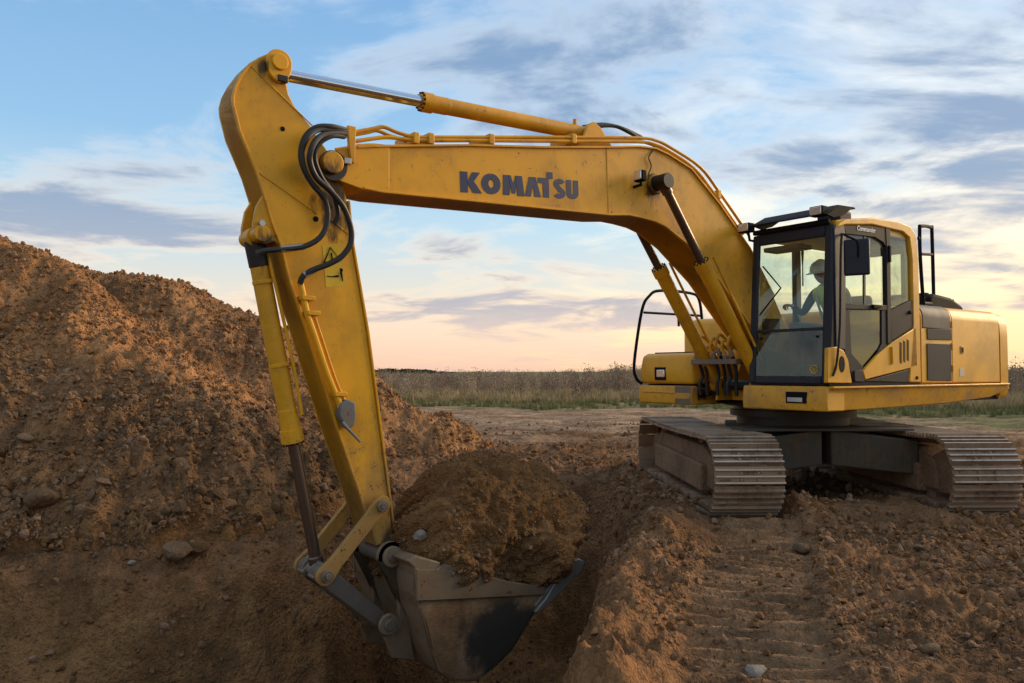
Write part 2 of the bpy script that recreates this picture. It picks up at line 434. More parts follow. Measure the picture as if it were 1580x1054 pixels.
def soil_mat(name, cols, bscale=1.0, attr=False, rough=0.95, bstr=0.6):
    """cols: three browns; with attr the ground's zone colours come from the mesh"""
    m, N, b = new_mat(name)
    geo = N.n('ShaderNodeNewGeometry'); v = geo.outputs['Position']
    n1 = N.noise(v, 0.9 * bscale, 5, 0.6, 0.3); n2 = N.noise(v, 6 * bscale, 6, 0.65); n3 = N.noise(v, 38 * bscale, 5, 0.7)
    vo = N.n('ShaderNodeTexVoronoi'); N.set(vo.inputs['Vector'], N.vmath('ADD', v, N.vmath('SCALE', N.noise(v, 9, 3, 0.5, out=1), 0.12))); vo.inputs['Scale'].default_value = 24 * bscale
    vo2 = N.n('ShaderNodeTexVoronoi'); N.set(vo2.inputs['Vector'], v); vo2.inputs['Scale'].default_value = 61 * bscale
    mixf = N.math('ADD', N.math('MULTIPLY', n1, 0.45), N.math('ADD', N.math('MULTIPLY', n2, 0.35), N.math('MULTIPLY', n3, 0.25)))
    if attr:
        a = N.n('ShaderNodeAttribute'); a.attribute_name = 'zone'
        base = a.outputs['Color']
        dk = N.vmath('SCALE', base, 0.62); lt = N.vmath('SCALE', base, 1.75)  # noise tone, widened to paint dark crevices and bright tops into the soil
        c = N.mix(N.smooth(mixf, 0.40, 0.66), dk, lt)
    else:
        c = N.ramp(mixf, [(0.36, cols[0]), (0.52, cols[1]), (0.70, cols[2])])
        oi = N.n('ShaderNodeObjectInfo').outputs['Random']
        hsv = N.n('ShaderNodeHueSaturation'); N.set(hsv.inputs['Color'], c); N.set(hsv.inputs['Value'], N.math('ADD', 0.84, N.math('MULTIPLY', oi, 0.32)))
        N.set(hsv.inputs['Saturation'], N.math('SUBTRACT', 1.1, N.math('MULTIPLY', oi, 0.25)))
        c = hsv.outputs[0]
    N.t.links.new(c, b.inputs['Base Color'])
    b.inputs['Roughness'].default_value = rough; b.inputs['Specular IOR Level'].default_value = 0.1
    h = N.math('ADD', N.math('MULTIPLY', n2, 0.5), N.math('ADD', N.math('MULTIPLY', n3, 0.5), N.math('MULTIPLY', N.math('SUBTRACT', 1.0, vo.outputs['Distance']), 0.55)))
    h = N.math('ADD', h, N.math('MULTIPLY', N.math('SUBTRACT', 1.0, vo2.outputs['Distance']), 0.3))
    bump(N, b, h, bstr, 0.045 / bscale)
    return m
M['ground'] = soil_mat('ground_soil', [(0.1, 0.06, 0.04, 1)] * 3, 1.0, True, bstr=1.0)
M['heap'] = soil_mat('heap_soil', [(0.1, 0.06, 0.04, 1)] * 3, 1.0, True, bstr=1.0)
M['clod'] = soil_mat('clod_soil', [(0.12, 0.066, 0.032, 1), (0.215, 0.117, 0.056, 1), (0.30, 0.168, 0.084, 1)], 1.3)
M['clod_heap'] = soil_mat('orange_clod_soil', [(0.17, 0.085, 0.036, 1), (0.27, 0.138, 0.059, 1), (0.35, 0.186, 0.084, 1)], 1.3)
M['clod_grey'] = soil_mat('grey_brown_clod_soil', [(0.13, 0.075, 0.037, 1), (0.22, 0.126, 0.062, 1), (0.30, 0.184, 0.098, 1)], 1.3)
M['load'] = soil_mat('moist_soil', [(0.150, 0.082, 0.040, 1), (0.245, 0.134, 0.063, 1), (0.35, 0.198, 0.098, 1)], 1.2, bstr=1.0)
M['trackframe'] = soil_mat('caked_mud', [(0.13, 0.078, 0.043, 1), (0.24, 0.142, 0.078, 1), (0.34, 0.21, 0.122, 1)], 1.5, bstr=0.8)
M['stone'] = soil_mat('pale_stone', [(0.16, 0.13, 0.10, 1), (0.25, 0.215, 0.175, 1), (0.34, 0.30, 0.25, 1)], 2.0, rough=0.8, bstr=0.4)
M['rock'] = soil_mat('grey_brown_rock', [(0.100, 0.058, 0.029, 1), (0.175, 0.104, 0.054, 1), (0.25, 0.156, 0.085, 1)], 1.6, rough=0.95, bstr=0.9)

# ------------------------------------------------------------------ where the machine stands
MC = Vector((3.46, 10.04, 0.0)); MTH = radians(216.07)
MF = Vector((cos(MTH), sin(MTH), 0)); ML = Vector((-sin(MTH), cos(MTH), 0))
def _ray(px, py):
    x = (px - 790) / FPX; y = -(py - 527) / FPX; c, s = cos(PITCH), sin(PITCH)
    return Vector((x, c - s * y, s + c * y))
_O = Vector((0, 0, CAM_H))
def P(px, py, v):
    """survey of the photograph: a point of the machine's side plane at offset v, as (u forward, w up)"""
    d = _ray(px, py); t = (v - (_O - MC).dot(ML)) / d.dot(ML); p = _O + t * d
    return ((p - MC).dot(MF), p.z)
def PP(px, py, v):
    u, w = P(px, py, v); return (u, v, w)
def PU(px, py, u):
    d = _ray(px, py); t = (u - (_O - MC).dot(MF)) / d.dot(MF); p = _O + t * d
    return (u, (p - MC).dot(ML), p.z)
def Ps(pts, v):
    return [P(x, y, v) for x, y in pts]
def lw(u, v, w):
    return MC + MF * u + ML * v + Vector((0, 0, w))

# ------------------------------------------------------------------ terrain
PIT = np.array([(-9, 2.1), (0.0, 2.1), (0.12, 3.0), (0.33, 3.9), (0.58, 5.0), (0.86, 6.3), (1.22, 7.6), (1.42, 8.7), (1.25, 10.0), (0.6, 10.9),
                (-0.4, 11.1), (-1.15, 10.2), (-1.6, 8.8), (-2.0, 7.5), (-3.0, 6.75), (-4.5, 6.4), (-9, 6.3)])
def pit_sd(x, y):
    """signed distance to the pit's rim, positive inside"""
    d = np.full(x.shape, 1e9); ins = np.zeros(x.shape, bool)
    n = len(PIT)
    for i in range(n):
        ax, ay = PIT[i]; bx, by = PIT[(i + 1) % n]
        ex, ey = bx - ax, by - ay
        t = np.clip(((x - ax) * ex + (y - ay) * ey) / (ex * ex + ey * ey), 0, 1)
        d = np.minimum(d, np.hypot(x - ax - ex * t, y - ay - ey * t))
        c = ((ay > y) != (by > y)) & (x < (bx - ax) * (y - ay) / (by - ay + 1e-12) + ax)
        ins ^= c
    return np.where(ins, d, -d)
# imprinted lane where the left track drove
LANE = [(2.42, 8.6), (2.25, 7.4), (1.85, 6.2), (1.5, 5.2), (1.25, 4.2), (1.1, 3.0), (1.05, 0.0)]
def lane_coord(x, y):
    d = np.full(x.shape, 1e9); s = np.zeros(x.shape); acc = 0.0
    for (ax, ay), (bx, by) in zip(LANE[:-1], LANE[1:]):
        ex, ey = bx - ax, by - ay; L_ = sqrt(ex * ex + ey * ey)
        t = np.clip(((x - ax) * ex + (y - ay) * ey) / L_ ** 2, 0, 1)
        dd = np.hypot(x - ax - ex * t, y - ay - ey * t)
        side = np.sign((x - ax) * ey - (y - ay) * ex)
        m = dd < np.abs(d); d = np.where(m, dd * side, d); s = np.where(m, acc + t * L_, s); acc += L_
    return d, s
TRK_F = Vector((0.03, -1, 0)).normalized()
def track_dist(x, y):
    """how far outside the two track footprints"""
    lx = (x - MC.x) * TRK_F.x + (y - MC.y) * TRK_F.y; ly = -(x - MC.x) * TRK_F.y + (y - MC.y) * TRK_F.x
    dx = np.abs(lx) - 2.0; dy = np.minimum(np.abs(ly - 1.19), np.abs(ly + 1.19)) - 0.38
    return np.maximum(dx, dy), lx, ly
def ground_h(x, y):
    """height of the ground sheet; the churned detail is only worked out near by"""
    z = np.empty(x.shape); m = (y < 40) & (y > -6)
    z[m] = _ground_h(x[m].astype(np.float32), y[m].astype(np.float32))
    z[~m] = (sstep(34, 110, y) * (0.10 + 0.35 * sstep(-25, 30, x)) - 5.0 * sstep(160, 900, y) * 0.4)[~m]
    return z
def _ground_h(x, y):
    near = sstep(26, 12, y)
    sd = pit_sd(x + 0.10 * vnoise(x * 2.1, y * 2.1, 40) + 0.04 * vnoise(x * 6, y * 6, 41), y + 0.10 * vnoise(x * 2.3, y * 2.3, 42))
    z = 0.05 * fbm(x * 0.5, y * 0.5, 3, 1) * sstep(60, 18, y)
    rough = near * (0.55 + 0.45 * sstep(-0.3, 0.5, vnoise(x * 0.55, y * 0.55, 8)))
    lum = 0.045 * lumps(x * 3.1, y * 3.1, 3) + 0.050 * lumps(x * 6.5, y * 6.5, 5) + 0.040 * lumps(x * 13, y * 13, 6) + 0.020 * lumps(x * 25, y * 25, 9)
    fine = 0.03 * fbm(x * 3, y * 3, 5, 22, 0.6)
    td, lx, ly = track_dist(x, y)
    ld, ls = lane_coord(x, y)
    in_lane = sstep(0.50, 0.34, np.abs(ld)) * sstep(8.9, 8.2, y)
    ribs = 0.040 * np.tanh(2.4 * (np.sin(2 * pi * ls / 0.185 + 0.8 * vnoise(x * 2.2, y * 2.2, 60)) - 0.35)) * (0.45 + 0.55 * sstep(-0.35, 0.35, vnoise(x * 1.6, y * 1.6, 61)))
    lumpy = rough * (lum + fine)
    zz = z + lumpy * (1 - 0.82 * in_lane) + in_lane * (ribs - 0.035)
    # churned berm to the right of the lane and along the pit's rim
    berm = np.exp(-((ld - 0.78) / 0.26) ** 2) * sstep(9.2, 8.2, y) * 0.15
    berm2 = np.exp(-((ld - 1.9) / 0.45) ** 2) * sstep(8.4, 7.2, y) * 0.06
    rim = np.exp(-((sd + 0.16) / 0.16) ** 2) * 0.06 * near
    zz = zz + (berm + berm2 + rim) * (0.7 + 0.6 * vnoise(x * 2.6, y * 2.6, 70))
    # soil pushed up between and beside the tracks
    btw = np.exp(-((lx - 1.75) / 0.45) ** 2) * sstep(0.95, 0.4, np.abs(ly + 0.05)) * 0.13
    zz = zz + btw + 0.09 * sstep(0.0, 0.10, td) * sstep(0.45, 0.15, td) * near
    zz = np.where(td < 0.04, np.minimum(zz, 0.012), zz * sstep(0.0, 0.16, td) + np.minimum(zz, 0.012) * (1 - sstep(0.0, 0.16, td)))
    # ruts in the far yard
    far = sstep(11.5, 15, y) * sstep(36, 30, y)
    zz = zz + far * (0.06 * fbm(x * 0.35, y * 1.5, 4, 90) + 0.02 * lumps(x * 1.8, y * 3.2, 91))
    # the pit
    ww = 0.55 + 1.0 * sstep(-0.6, -2.2, x)
    wall = sstep(0.0, 1.0, sd / ww)
    pitlump = 0.10 * fbm(x * 2.0, y * 2.0, 4, 50) + 0.07 * lumps(x * 3.2, y * 3.2, 51) + 0.05 * lumps(x * 7, y * 7, 52) + 0.03 * lumps(x * 14, y * 14, 54)
    shelf = 0.12 * vnoise(x * 1.1, y * 1.1, 53)
    zz = zz * (1 - wall * 0.85) - 2.05 * wall + wall * (pitlump + shelf)
    # gentle rise of the field
    zz = zz + sstep(34, 110, y) * (0.10 + 0.35 * sstep(-25, 30, x)) - 5.0 * sstep(160, 900, y) * 0.4
    return zz
SUNK = lambda a: np.array(a)
def ground_zone(x, y, z):
    sd = pit_sd(x, y); ld, ls = lane_coord(x, y)
    c = np.empty(x.shape + (3,))
    moist = SUNK((0.172, 0.092, 0.044)); tan = SUNK((0.30, 0.205, 0.130)); lane = SUNK((0.215, 0.126, 0.066)); pit = SUNK((0.225, 0.115, 0.046))
    straw = SUNK((0.27, 0.20, 0.105)); green = SUNK((0.115, 0.125, 0.050)); field = SUNK((0.15, 0.13, 0.085)); orange = SUNK((0.245, 0.122, 0.052))
    def mixc(c, d, w):
        return c * (1 - w[..., None]) + d * w[..., None]
    c[:] = moist
    c = mixc(c, lane, sstep(0.6, 0.3, np.abs(ld)) * sstep(9, 8, y) * (0.6 + 0.4 * sstep(-.3, .3, vnoise(x * 3, y * 3, 5))))
    c = mixc(c, orange, sstep(0.5, 0.05, np.abs(sd + 0.2)) * sstep(8, 6.5, y) * sstep(-0.5, 0.2, x) * 0.75)
    yy = y + 2.5 * vnoise(x * 0.25, y * 0.25, 33) + 1.0 * vnoise(x * 0.8, y * 1.6, 34)
    c = mixc(c, tan, sstep(14, 21, yy) * (0.55 + 0.45 * sstep(-0.25, 0.3, fbm(x * 0.3, y * 1.3, 3, 35))))
    c = mixc(c, moist * 0.9, sstep(13, 17, yy) * sstep(26, 20, yy) * sstep(0.05, 0.45, fbm(x * 0.28, y * 1.1, 3, 37)) * 0.85)
    right = sstep(5, 14, x)
    c = mixc(c, green, sstep(29, 33, yy + 9 * right) * sstep(-0.5, 0.3, vnoise(x * 0.35, y * 0.8, 36) + 0.4 * right) * 0.8)
    c = mixc(c, straw, sstep(38, 44, yy))
    c = mixc(c, field, sstep(55, 75, yy))
    c = mixc(c, SUNK((0.12, 0.135, 0.06)), sstep(150, 220, y))
    c = mixc(c, pit, sstep(0.12, 0.55, sd))
    return c
def grid_mesh(name, X, Y, Z, colr, mat, wrap=False):
    nr, nc = X.shape
    co = np.stack([X, Y, Z], -1).reshape(-1, 3).astype(np.float32)
    i = np.arange(nr * nc).reshape(nr, nc)
    if wrap:
        i = np.concatenate([i, i[:, :1]], 1)
    q = np.stack([i[:-1, :-1], i[:-1, 1:], i[1:, 1:], i[1:, :-1]], -1).reshape(-1, 4)
    me = bpy.data.meshes.new(name)
    me.vertices.add(len(co)); me.vertices.foreach_set('co', co.ravel())
    me.loops.add(q.size); me.loops.foreach_set('vertex_index', q.ravel().astype(np.int32))
    me.polygons.add(len(q)); me.polygons.foreach_set('loop_start', (np.arange(len(q)) * 4).astype(np.int32)); me.polygons.foreach_set('loop_total', np.full(len(q), 4, np.int32))
    me.polygons.foreach_set('use_smooth', np.ones(len(q), bool))
    me.update(calc_edges=True)
    a = me.attributes.new('zone', 'FLOAT_COLOR', 'POINT')
    a.data.foreach_set('color', np.concatenate([colr.reshape(-1, 3), np.ones((len(co), 1))], 1).astype(np.float32).ravel())
    me.materials.append(mat)
    o = bpy.data.objects.new(name, me); COL.objects.link(o)
    return o
# one sheet: rings about a point behind the camera, close-set in front, coarse behind and far away
ang = np.concatenate([np.linspace(-46, 46, 760), np.linspace(46, 314, 72)[1:-1]]) * pi / 180
rad = np.concatenate([np.linspace(0.5, 4.4, 14), 4.5 * np.exp(np.linspace(0, math.log(45 / 4.5), 560)), 45 * np.exp(np.linspace(0, math.log(6000 / 45), 110))[1:]])
A_, R_ = np.meshgrid(ang, rad)
GX = R_ * np.sin(A_); GY = R_ * np.cos(A_) - 3.0
GZ = ground_h(GX, GY)
ground = grid_mesh('ground', GX, GY, GZ, ground_zone(GX, GY, GZ), M['ground'], wrap=True)
tag(ground, kind='structure')

# ------------------------------------------------------------------ spoil heap
P2X = [-30, -16, -12, -8.5, -6.6, -4.68, -2.4, -0.6, 1.5]; P2Z = [3.2, 3.7, 3.62, 3.46, 3.2, 2.38, 1.18, 0.02, -0.9]
P1X = [-30, -14, -9, -6.6, -5.69, -4.9, -4.46, -3.9, -3.5, -2.8, -1.94, -1.2, -0.3]; P1Z = [5.4, 5.0, 4.3, 3.45, 2.98, 2.42, 2.02, 1.70, 1.40, 1.0, 0.44, 0.0, -0.5]
def smin(a, b, k):
    h = np.clip(0.5 + 0.5 * (b - a) / k, 0, 1)
    return b * (1 - h) + a * h - k * h * (1 - h)
def heap_h(x, y):
    wx = 0.35 * fbm(x * 0.6, y * 0.6, 2, 11); wy = 0.35 * fbm(x * 0.6, y * 0.6, 2, 12)
    p2 = np.interp(x + wx, P2X, P2Z) - 0.60 * np.maximum(0, 15 - y - wy) - 0.5 * np.maximum(0, y - 16.5 + wy)
    rimy = np.interp(x, [-9, -4.5, -3.0, -2.0, -1.6, -1.0], [6.25, 6.35, 6.7, 7.45, 8.6, 10])
    front = 0.02 + 0.78 * (y + 0.5 * wy - rimy)
    p1 = smin(np.interp(x + wx * 0.6 + 0.10 * (y - 9), P1X, P1Z), front, 0.3)
    p1 = smin(p1, p1 - 0.75 * (y - 10.4 + wy), 0.25)
    k = 0.25; h = np.clip(0.5 + 0.5 * (p1 - p2) / k, 0, 1)
    z = p2 * (1 - h) + p1 * h + k * h * (1 - h) * 0.3
    lum = 0.075 * lumps(x * 2.2, y * 2.2, 13) + 0.065 * lumps(x * 4.7, y * 4.7, 15) + 0.050 * lumps(x * 9.5, y * 9.5, 16) + 0.030 * lumps(x * 17, y * 17, 19)
    low = sstep(1.5, 0.3, z) * sstep(10, 8.5, y)
    chan = 0.10 * fbm(x * 1.4 + y * 0.5, y * 0.8 - x * .3, 3, 18)
    return z + lum * (0.85 + 0.9 * low) + chan + 0.03 * fbm(x * 5, y * 5, 4, 14, 0.6) - 0.06
def heap_zone(x, y, z):
    w1 = vnoise(x * 0.8, y * 0.8, 25); w2 = fbm(x * 0.5, y * 0.5, 2, 26)
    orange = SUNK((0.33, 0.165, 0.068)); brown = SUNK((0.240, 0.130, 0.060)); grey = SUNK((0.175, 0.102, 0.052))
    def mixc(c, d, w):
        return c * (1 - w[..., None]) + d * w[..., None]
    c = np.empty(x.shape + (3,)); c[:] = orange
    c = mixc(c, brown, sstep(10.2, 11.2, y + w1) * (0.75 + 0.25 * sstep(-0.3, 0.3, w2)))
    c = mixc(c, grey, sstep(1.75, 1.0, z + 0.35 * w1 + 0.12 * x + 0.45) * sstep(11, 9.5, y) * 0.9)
    c = mixc(c, orange, sstep(0.15, 0.5, w2) * 0.5)
    c = mixc(c, SUNK((0.225, 0.115, 0.046)), sstep(-0.35, 0.0, pit_sd(x, y)))
    return c
HX, HY = np.meshgrid(np.concatenate([np.linspace(-26, -9, 60)[:-1], np.linspace(-9, 1.0, 400)]), np.concatenate([np.linspace(6.0, 12, 250), np.linspace(12, 16.5, 110)[1:], np.linspace(16.5, 24, 50)[1:]]))
HZ = heap_h(HX.astype(np.float32), HY.astype(np.float32)).astype(float)
HZ = np.maximum(HZ, -0.35)
# let the pit cut the heap's foot
sdH = pit_sd(HX + 0.08 * vnoise(HX * 2.5, HY * 2.5, 44), HY + 0.08 * vnoise(HX * 2.7, HY * 2.7, 45)); HZ = HZ - 3.4 * sstep(-0.12, 0.45, sdH)
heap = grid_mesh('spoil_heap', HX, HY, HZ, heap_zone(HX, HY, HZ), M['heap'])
tag(heap, 'long heap of reddish brown dug soil rising at the left', 'soil heap')

# ------------------------------------------------------------------ scattered clods
def clod_mesh(seed, sub=2, elong=1.0, sharp=0.35, cut=(0.45, 0.85)):
    r = random.Random(seed); bm = bmesh.new(); bmesh.ops.create_icosphere(bm, subdivisions=sub, radius=1.0)
    dirs = [Vector((r.uniform(-1, 1), r.uniform(-1, 1), r.uniform(-1, 1))).normalized() for _ in range(9)]
    cuts = [r.uniform(*cut) for _ in dirs]
    for v in bm.verts:
        p = v.co.copy()
        for d, c in zip(dirs, cuts):
            e = p.dot(d) - c
            if e > 0: p -= d * e * 0.95
        p *= 1 + sharp * 0.25 * sin(p.x * 5 + seed) * sin(p.y * 6 + seed * 2) * sin(p.z * 5.5)
        p += Vector((r.uniform(-1, 1), r.uniform(-1, 1), r.uniform(-1, 1))) * 0.035
        v.co = Vector((p.x * elong, p.y * r.uniform(0.98, 1.02), p.z * 0.78))
    me = bpy.data.meshes.new('clod_%d' % seed); bm.to_mesh(me); bm.free()
    me.polygons.foreach_set('use_smooth', [True] * len(me.polygons)); me.set_sharp_from_angle(angle=radians(32))
    return me
def scatter(name, co, scale, rot, variants, mat, label=None):
    """one stuff object: geometry-node instances of a few source meshes on explicit points"""
    n = len(co); me = bpy.data.meshes.new(name); me.vertices.add(n); me.vertices.foreach_set('co', np.asarray(co, np.float32).ravel())
    a = me.attributes.new('sc', 'FLOAT_VECTOR', 'POINT'); a.data.foreach_set('vector', np.asarray(scale, np.float32).ravel())
    a = me.attributes.new('ro', 'FLOAT_VECTOR', 'POINT'); a.data.foreach_set('vector', np.asarray(rot, np.float32).ravel())
    a = me.attributes.new('pick', 'INT', 'POINT'); a.data.foreach_set('value', rng.integers(0, len(variants), n).astype(np.int32))
    me.update()
    o = bpy.data.objects.new(name, me); COL.objects.link(o)
    g = bpy.data.node_groups.new(name + '_nodes', 'GeometryNodeTree')
    g.interface.new_socket('Geometry', in_out='INPUT', socket_type='NodeSocketGeometry'); g.interface.new_socket('Geometry', in_out='OUTPUT', socket_type='NodeSocketGeometry')
    gi = g.nodes.new('NodeGroupInput'); go = g.nodes.new('NodeGroupOutput'); j = g.nodes.new('GeometryNodeJoinGeometry')
    for m_ in variants:
        m_.materials.clear(); m_.materials.append(mat)
        src = bpy.data.objects.new('source', m_)
        oi = g.nodes.new('GeometryNodeObjectInfo'); oi.inputs['Object'].default_value = src; oi.inputs['As Instance'].default_value = True
        g.links.new(oi.outputs['Geometry'], j.inputs[0])
    ip = g.nodes.new('GeometryNodeInstanceOnPoints')
    def attr(nm, dt):
        na = g.nodes.new('GeometryNodeInputNamedAttribute'); na.data_type = dt; na.inputs['Name'].default_value = nm
        return na.outputs['Attribute']
    e2r = g.nodes.new('FunctionNodeEulerToRotation')
    g.links.new(attr('ro', 'FLOAT_VECTOR'), e2r.inputs[0])
    mtp = g.nodes.new('GeometryNodeMeshToPoints')
    g.links.new(gi.outputs[0], mtp.inputs[0]); g.links.new(mtp.outputs[0], ip.inputs['Points']); g.links.new(j.outputs[0], ip.inputs['Instance'])
    ip.inputs['Pick Instance'].default_value = True
    g.links.new(attr('pick', 'INT'), ip.inputs['Instance Index']); g.links.new(e2r.outputs[0], ip.inputs['Rotation']); g.links.new(attr('sc', 'FLOAT_VECTOR'), ip.inputs['Scale'])
    g.links.new(ip.outputs[0], go.inputs[0])
    md = o.modifiers.new('scatter', 'NODES'); md.node_group = g
    tag(o, label, kind='stuff')
    return o
CL = [clod_mesh(100 + i, 2) for i in range(6)]
def cl_copies():
    return [m.copy() for m in CL]
def clod_scatter(name, x, y, hfun, size, mat, label, sink=0.3):
    z = hfun(x, y); n = len(x)
    sc = size[:, None] * rng.uniform(0.7, 1.3, (n, 3))
    rot = rng.uniform(0, 2 * pi, (n, 3)) * np.array([1, 1, 1])
    return scatter(name, np.stack([x, y, z + size * (0.5 - sink)], -1), sc, rot, cl_copies(), mat, label)
# churned ground right of the pit and round the tracks
n = 60000
r_ = 4.2 * np.exp(rng.uniform(0, math.log(16 / 4.2), n)); a_ = rng.uniform(-0.1, 0.72, n)
x = r_ * np.sin(a_); y = r_ * np.cos(a_)
sd = pit_sd(x, y); td, _, _ = track_dist(x, y); ld, _ = lane_coord(x, y)
keep = (sd < 0.18) & (td > 0.05) & (rng.uniform(0, 1, n) < np.where((np.abs(ld) < 0.42) & (y < 8.3), 0.22, 1.0)) & (vnoise(x * 0.9, y * 0.9, 77) + 0.25 > rng.uniform(-0.4, 0.5, n))
x, y, r_ = x[keep], y[keep], r_[keep]
size = 0.006 + 0.010 * rng.pareto(2.4, len(x)).clip(0, 3.6); size *= np.clip(r_ / 7, 0.7, 1.4)
clod_scatter('soil_crumbs', x, y, ground_h, size, M['clod'], 'brown soil crumbs strewn over the churned ground')
# mid yard beyond the pit
n = 14000
x = rng.uniform(-2.5, 8, n); y = 10 + 14 * rng.uniform(0, 1, n) ** 1.5
td, _, _ = track_dist(x, y); keep = (pit_sd(x, y) < -0.02) & (td > 0.05) & (vnoise(x * 0.7, y * 1.2, 78) > rng.uniform(-0.2, 0.6, n))
x, y = x[keep], y[keep]; size = 0.010 + 0.014 * rng.pareto(2.4, len(x)).clip(0, 3)
clod_scatter('yard_crumbs', x, y, ground_h, size, M['clod_grey'], 'clods lying on the yard behind the pit')
# pit floor and walls
n = 22000
x = rng.uniform(-5, 1.5, n); y = rng.uniform(2.5, 11, n); sd = pit_sd(x, y)
keep = (sd > 0.0) & (rng.uniform(0, 1, n) < np.where(sd > 1.4, 0.5, 1.0 - 0.45 * sd)) & ((x < -1.2) | (sd > 0.5) | (rng.uniform(0, 1, n) < 0.3)); x, y = x[keep], y[keep]
size = 0.007 + 0.011 * rng.pareto(2.4, len(x)).clip(0, 3)
clod_scatter('pit_crumbs', x, y, ground_h, size, M['clod'], 'loose soil crumbs lying in the pit')
# heap: fine all over, coarse towards its foot
n = 110000
y = 6.3 + 11 * rng.uniform(0, 1, n) ** 1.6; x = rng.uniform(-0.78, 0.02, n) * (y + 0.2)
z = heap_h(x, y); keep = (z > -0.05) & (pit_sd(x, y) < -0.02) & (vnoise(x * 1.0, y * 1.0, 79) > rng.uniform(-0.9, 0.35, n))
x, y, z = x[keep], y[keep], z[keep]
size = 0.008 + 0.009 * rng.pareto(2.4, len(x)).clip(0, 3.2); size *= np.clip(y / 9, 0.8, 1.5)
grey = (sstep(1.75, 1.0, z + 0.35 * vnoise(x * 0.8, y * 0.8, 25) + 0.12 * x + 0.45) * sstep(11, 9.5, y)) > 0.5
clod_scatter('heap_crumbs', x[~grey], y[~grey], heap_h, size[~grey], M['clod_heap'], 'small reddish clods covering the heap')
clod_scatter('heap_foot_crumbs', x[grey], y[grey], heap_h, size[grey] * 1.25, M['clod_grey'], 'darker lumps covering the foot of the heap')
n = 1500
x = rng.uniform(-5.4, -1.2, n); y = 6.35 + 2.9 * rng.uniform(0, 1, n) ** 1.4; z = heap_h(x, y)
keep = (z > -0.05) & (z < 1.5) & (pit_sd(x, y) < -0.03) & (rng.uniform(0, 1, n) < sstep(1.6, 0.4, z)); x, y = x[keep], y[keep]
size = 0.013 + 0.017 * rng.pareto(2.2, len(x)).clip(0, 3.4)
clod_scatter('heap_foot_lumps', x, y, heap_h, size, M['rock'], 'rounded grey brown lumps at the heap foot', sink=0.15)

# ------------------------------------------------------------------ excavator
EX = empty('excavator', MC, MTH)
tag(EX, 'large yellow crawler excavator with black cab digging at the pit', 'excavator')
BV = 0.20                                   # half width of the boom
# ---- boom
bt = Ps([(550, 226), (591, 224), (730, 223), (840, 226), (935, 226), (985, 225), (1010, 228), (1030, 237), (1066, 260), (1110, 315), (1156, 382)], BV)
bb = Ps([(560, 292), (589, 298), (730, 312), (840, 323), (941, 333), (970, 333), (989, 337), (1010, 343), (1026, 351), (1058, 377), (1106, 431), (1150, 495)], BV)
FOOT = (0.40, 1.80)
du, dw = bt[-1][0] - bt[-3][0], bt[-1][1] - bt[-3][1]
def circ(c, r, a0, a1, n):
    return [(c[0] + r * cos(radians(a0 + (a1 - a0) * k / n)), c[1] + r * sin(radians(a0 + (a1 - a0) * k / n))) for k in range(n + 1)]
top_end = (FOOT[0] - 0.02 + 0.10, FOOT[1] + 0.20); 
boom_poly = bt + [(0.62, 2.40), (0.36, 2.02)] + circ(FOOT, 0.17, 130, 310, 8) + [(0.72, 1.72)] + bb[::-1]
boom = MB().prism(boom_poly, -BV, BV).build('boom', M['yellow'], EX, 0.012)
# rolled top and bottom plates standing proud of the sides
MB().strip(bt + [(0.62, 2.40)], -BV - 0.022, BV + 0.022, 0.02).build('top_plate', M['yellow'], boom, 0.004)
MB().strip((bb + [(0.72, 1.72)])[::-1], -BV - 0.022, BV + 0.022, 0.02).build('bottom_plate', M['yellow'], boom, 0.004)
# nose cheeks that hold the arm
ck = Ps([(552, 222), (530, 230), (512, 236), (497, 243), (490, 253), (493, 266), (503, 274), (516, 277), (560, 293), (600, 299), (600, 224)], BV)
for s in (-1, 1):
    MB().prism(ck, s * (BV - 0.035), s * (BV + 0.012)).build('nose_plate', M['yellow'], boom, 0.006)
NP = P(509, 253, BV)
MB().cyl((NP[0], -BV - 0.07, NP[1]), (NP[0], BV + 0.07, NP[1]), 0.088, n=28).build('nose_pin', M['yellow'], boom, 0.008)
for s in (-1, 1):
    MB().cyl((NP[0] - 0.02, s * (BV + 0.012), NP[1] - 0.012), (NP[0] - 0.02, s * (BV + 0.020), NP[1] - 0.012), 0.118, n=24).build('pin_grease', M['grease'], boom)
k1 = P(533, 250, BV); MB().box((k1[0] - 0.03, BV + 0.012, k1[1] - 0.025), (k1[0] + 0.03, BV + 0.05, k1[1] + 0.025)).build('pin_lock', M['silver'], boom, 0.005)
# welded seams on the near and far side plates
for px in (598, 936):
    a = P(px, 226 if px < 700 else 229, BV); b = P(px + 3, 296 if px < 700 else 330, BV)
    for s in (-1, 1):
        MB().tube([(a[0], s * BV, a[1]), (b[0], s * BV, b[1])], 0.006, 6).build('weld_seam', M['yellow'], boom)
